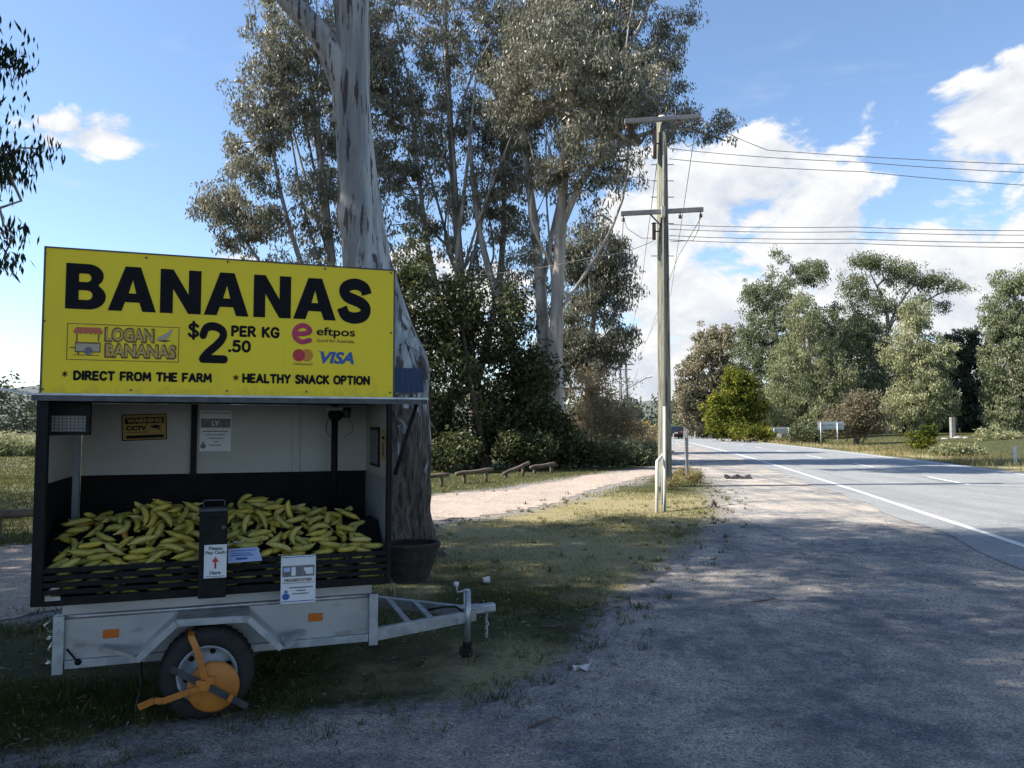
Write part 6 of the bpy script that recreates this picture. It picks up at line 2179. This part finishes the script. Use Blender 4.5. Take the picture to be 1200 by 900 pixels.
log_rail('timber rail half hidden by the big gum trunk', (478, 559), (526, 556.5), (.15, .82), 20.0, 20.6)
log_rail('longest level timber rail by the drive', (534.5, 555.5), (577, 550), (.22, .82), 21.6, 22.4)
log_rail('broken timber rail slanting up to the right', (590, 555.5), (620, 542.5), (.1, .75), 24.0, 25.0)
log_rail('farthest timber rail in the shade of the bushes', (622, 548), (650, 543.5), (.15, .85), 26.0, 27.0, .07)
log_rail('dark timber rail on the grass left of the trailer', (-70, 603), (62, 601), (.1, .5, .9), 10.6, 10.9, .062)


def leaning_post():
    g = gnd(805.5, 564)
    root = tag(empty('marker_post', g), 'two grey sticks propped together as a marker beside the pole', 'post')
    MB().bar(Vector((0, 0, -.1)), at(802.8, 501, g.y) - g, .07, .05).build('stick', GREYT, root, bevel=.004)
    MB().bar(Vector((.02, .04, -.1)), at(805.2, 503, g.y + .06) - g, .06, .04).build('stick', GUARD, root, bevel=.004)
    c = at(803, 509, g.y - .04) - g
    MB().box(c + Vector((-.05, -.02, -.1)), c + Vector((.05, .0, .1))).build('plate', GUARD, root)


leaning_post()
SIGNBACK = M('sign back', (.42, .44, .45), (.34, .355, .36), rough=.5, metal=.3, scale=2)


def road_sign(label, px0, py0, px1, py1, gy, Y, posts):
    c = at((px0 + px1) / 2, gy, Y)
    z0 = float(hfun(c.x, Y))
    b = Vector((c.x, Y, z0))
    root = tag(empty('road_sign', b), label, 'road sign', 'road signs seen from behind')
    p, q = at(px0, py1, Y) - b, at(px1, py0, Y) - b
    MB().box((p.x, -.02, p.z), (q.x, .02, q.z)).build('board', SIGNBACK, root, bevel=.01)
    for f in (.3, .7):
        z = p.z + (q.z - p.z) * f
        MB().box((p.x + .05, -.06, z - .04), (q.x - .05, -.021, z + .04)).build('stiffener', GALV, root)
    for px in posts:
        x = (at(px, py0, Y) - b).x
        MB().tube([(x, -.10, -.2), (x, -.10, q.z - .05)], .04, 8).build('post', GALV, root, smooth=True)


road_sign('nearer grey road sign on two posts beside the rusty bush', 958.5, 494, 989, 503.5, 524, 60, (961, 980.5))
road_sign('farther grey road sign on two posts left of the other', 904, 500.5, 927, 508.5, 519, 78, (906.5, 923.5))
YS = M('warning yellow', (.62, .36, .01), rough=.4)


def warning_sign():
    Y = 66
    c = at(757.5, 497, Y)
    b = Vector((c.x, Y, 0))
    root = tag(empty('warning_sign', b), 'small yellow warning sign half hidden beside the pole', 'road sign')
    h = c.z
    MB().tube([(0, .03, -.1), (0, .03, h + .25)], .035, 8).build('post', GALV, root, smooth=True)
    MB().prism([(-.32, 0), (0, -.32), (.32, 0), (0, .32)], (0, 0, h), (1, 0, 0), (0, 0, 1), (0, -.02, 0)).build('board', YS, root)
    MB().box((-.12, -.024, h - .04), (.1, -.021, h + .06)).box((-.05, -.024, h - .16), (.0, -.021, h - .05)).build('symbol', INK, root)


warning_sign()
for k, (px, gy, Y, lab) in enumerate(((814.5, 518, 84, 'white roadside guide post just right of the parked car'), (789.5, 524, 60, 'thin white guide post right beside the power pole'))):
    c = at(px, gy, Y)
    root = tag(empty('guide_post', (c.x, Y, 0)), lab, 'guide post', 'guide posts along the shoulder')
    MB().box((-.05, -.015, -.1), (.05, .015, 1.05)).build('post', PAPER, root, bevel=.01)
    MB().box((-.03, -.0185, .82), (.03, -.0155, .95)).build('reflector', REDI, root)


def stone_post():
    Y = 70
    c = at(1116.5, 512, Y)
    z0 = float(hfun(c.x, Y))
    root = tag(empty('concrete_post', (c.x, Y, z0)), 'pale square concrete post in front of the dark trees', 'post')
    h = at(1116.5, 489, Y).z - z0
    MB().box((-.18, -.18, -.1), (.18, .18, h)).build('shaft', M('pale concrete', (.30, .29, .265), (.22, .21, .19), rough=.9, scale=3), root, bevel=.02)
    for i, (px, py, s) in enumerate(((1107, 514, .32), (1122, 512, .4), (1131, 513.5, .28))):
        r = np.random.default_rng(i)
        q = at(px, py, Y - 2)
        z = float(hfun(q.x, Y - 2))
        V = []
        m = MB()
        prof = [(.001, 0), (s * .8, .02), (s, s * .25), (s * .7, s * .6), (.001, s * .75)]
        m.lathe((0, 0, -.05), (0, 0, 1), prof, 9)
        m.v = [(x * r.uniform(.8, 1.2), y * r.uniform(.8, 1.2), zz * r.uniform(.85, 1.15)) for x, y, zz in m.v]
        tag(m.build('boulder', M('pale concrete', (.3, .29, .265)), loc=(q.x, Y - 2, z)), ['pale boulder left of the concrete post', 'pale boulder at the foot of the concrete post', 'pale boulder right of the concrete post'][i], 'boulder', 'boulders by the concrete post')
    c = gnd(1188, 548)
    root = tag(empty('marker_peg', (at(1190, 545, 33).x, 33, 0)), 'small white marker peg in the dry grass at right', 'peg')
    MB().box((-.06, -.02, -.1), (.06, .02, .75)).build('shaft', PAPER, root, bevel=.01)


stone_post()


# ------------------------------------------------------------------ the dark car far down the road
def car():
    Y = 100.0
    x = at(792.5, 515, Y).x
    root = tag(empty('car', (x, Y, .013), R(-4)), 'dark car seen from behind far down the road beside the pole', 'car')
    PT = M('dark car paint', (.02, .022, .027), rough=.25, spec=.6, coat=.6)
    GL = M('dark glass', (.015, .02, .025), rough=.08, spec=.7)
    hw = .92
    prof = [(-.0, .30), (.0, .95), (.12, 1.0), (.35, 1.62), (1.0, 1.72), (2.4, 1.66), (3.2, 1.08), (4.3, .95), (4.45, .35)]   # (y from the tail, z)
    m = MB()
    n = len(prof)
    V = []
    for s in (-1, 1):
        for y, z in prof:
            ins = .86 if z > 1.3 else 1.0
            V.append((s * hw * ins, y, z))
    tri = tessellate_polygon([[Vector((y, z, 0)) for y, z in prof]])
    F = [tuple(t) for t in tri] + [tuple(i + n for i in reversed(t)) for t in tri] + [(i, i + n, (i + 1) % n + n, (i + 1) % n) for i in range(n)]
    m.raw(V, F).build('body', PT, root, bevel=.05)
    MB().raw([(-.72, .145, 1.08), (.72, .145, 1.08), (.66, .325, 1.55), (-.66, .325, 1.55)], [(0, 1, 2, 3)]).build('rear_window', GL, root)
    MB().box((-hw - .02, -.07, .32), (hw + .02, .05, .62)).build('bumper', BLACKM, root, bevel=.03)
    for s in (-1, 1):
        MB().box((s * .74 - .13, -.025, .78), (s * .74 + .13, .03, .98)).build('tail_light', REDI, root, bevel=.02)
        for yy in (.85, 3.55):
            w = MB().lathe((s * (hw - .1) - s * .1, yy, .33), (s, 0, 0), [(.2, 0), (.33, .02), (.33, .2), (.2, .22)], 20).build('wheel', RUBBER, root, smooth=True)
            MB().disc((s * (hw - .02), yy, .33), (s, 0, 0), .2, .03, 16).build('rim', GALV, w)
    MB().box((-.22, -.03, .72), (.22, -.002, .84)).build('number_plate', PAPER, root)


car()


# ------------------------------------------------------------------ litter and bits on the ground
def bits():
    CUP = M('white foam', (.70, .70, .68), (.6, .6, .58), rough=.6, scale=9)
    g = gnd(571, 685)
    root = tag(empty('paper_cup', g), 'crushed white cup with dark rim lying on the grass by the drawbar', 'cup')
    MB().lathe((-.05, 0, .04), (1, .25, .1), [(.001, 0), (.026, .0), (.036, .075), (.033, .075), (.024, .006)], 16).build('cup', CUP, root, smooth=True)
    MB().lathe((-.058, -.002, .039), (1, .25, .1), [(.001, 0), (.030, .0), (.031, .012), (.026, .013)], 16).build('lid', STEELD, root, smooth=True)
    r = np.random.default_rng(3)
    g = gnd(682, 786)
    V = [(x * .055, y * .03, .02 + .012 * r.normal()) for x in (-1, -.3, .4, 1) for y in (-1, 0, 1)]
    F = [(i * 3 + j, i * 3 + j + 3, i * 3 + j + 4, i * 3 + j + 1) for i in range(3) for j in range(2)]
    m = MB().raw(V, F).build('crumpled_wrapper', CUP, loc=g + Vector((0, 0, .012)), rz=.5)
    so = m.modifiers.new('thick', 'SOLIDIFY'); so.thickness = .004
    tag(m, 'crumpled white wrapper on the ground near the gravel edge', 'wrapper')
    g = gnd(655, 777)
    m = MB().raw([(a, b, c + .01) for a, b, c in ((-.05, 0, 0), (0, .014, .012), (.05, .004, .004), (.01, -.012, .003))], [(0, 1, 2, 3)]).build('pale_bark_piece', TWIG, loc=g, rz=.2)
    so = m.modifiers.new('thick', 'SOLIDIFY'); so.thickness = .004
    tag(m, 'pale strip of bark left of the white wrapper', 'bark')
    # dark scrap of tyre on the shoulder, stump of dirt on the island
    g = gnd(864, 561)
    V = []
    m = MB()
    for i in range(9):
        f = i / 8
        V += [(-.38 + .78 * f, -.16 + .04 * math.sin(i * 2.1), .02 + .015 * math.sin(i)), (-.38 + .78 * f, .05, .10 + .045 * math.sin(i * 1.7 + 1)), (-.38 + .78 * f + .03, .2, .03)]
    m.raw(V, [(3 * i + j, 3 * i + 3 + j, 3 * i + 4 + j, 3 * i + 1 + j) for i in range(8) for j in range(2)])
    o = m.build('tyre_scrap', RUBBER, loc=g, rz=-.05)
    so = o.modifiers.new('thick', 'SOLIDIFY'); so.thickness = .02
    tag(o, 'dark scrap of tyre lying on the sunny gravel', 'tyre scrap')
    for i, (px, py, L, a, lab) in enumerate(((700, 715, .35, .3, 'thin curved twig on the grass below the dry patch'), (650, 737, .28, -.2, 'thin twig lying near the drawbar tip'), (836, 595, .34, 1.0, 'dark crooked stick on the grass island'), (900, 706, .3, .1, 'small twig on the shaded gravel'), (640, 850, .22, .5, 'short twig on the gravel at the bottom'))):
        g = gnd(px, py)
        dz = .14 if i == 2 else .018
        P = [(-L / 2 * math.cos(a), -L / 2 * math.sin(a), .008), (0, .02, dz), (L * .2, .03 + L * .1 * math.sin(a), .03), (L / 2 * math.cos(a), L / 2 * math.sin(a), dz * .6)]
        tag(MB().tube(P, [.007, .008, .006, .003] if i != 2 else [.03, .035, .025, .012], 6).build('twig', BARKB if i != 2 else BARKB, loc=g, smooth=True), lab, 'twig', 'sticks on the ground')


bits()
SC.cycles.max_bounces = 5
SC.cycles.diffuse_bounces = 3
SC.cycles.glossy_bounces = 3
SC.cycles.transmission_bounces = 3
SC.cycles.transparent_max_bounces = 6
SC.cycles.use_adaptive_sampling = True
SC.cycles.adaptive_threshold = .02
SC.cycles.use_denoising = True
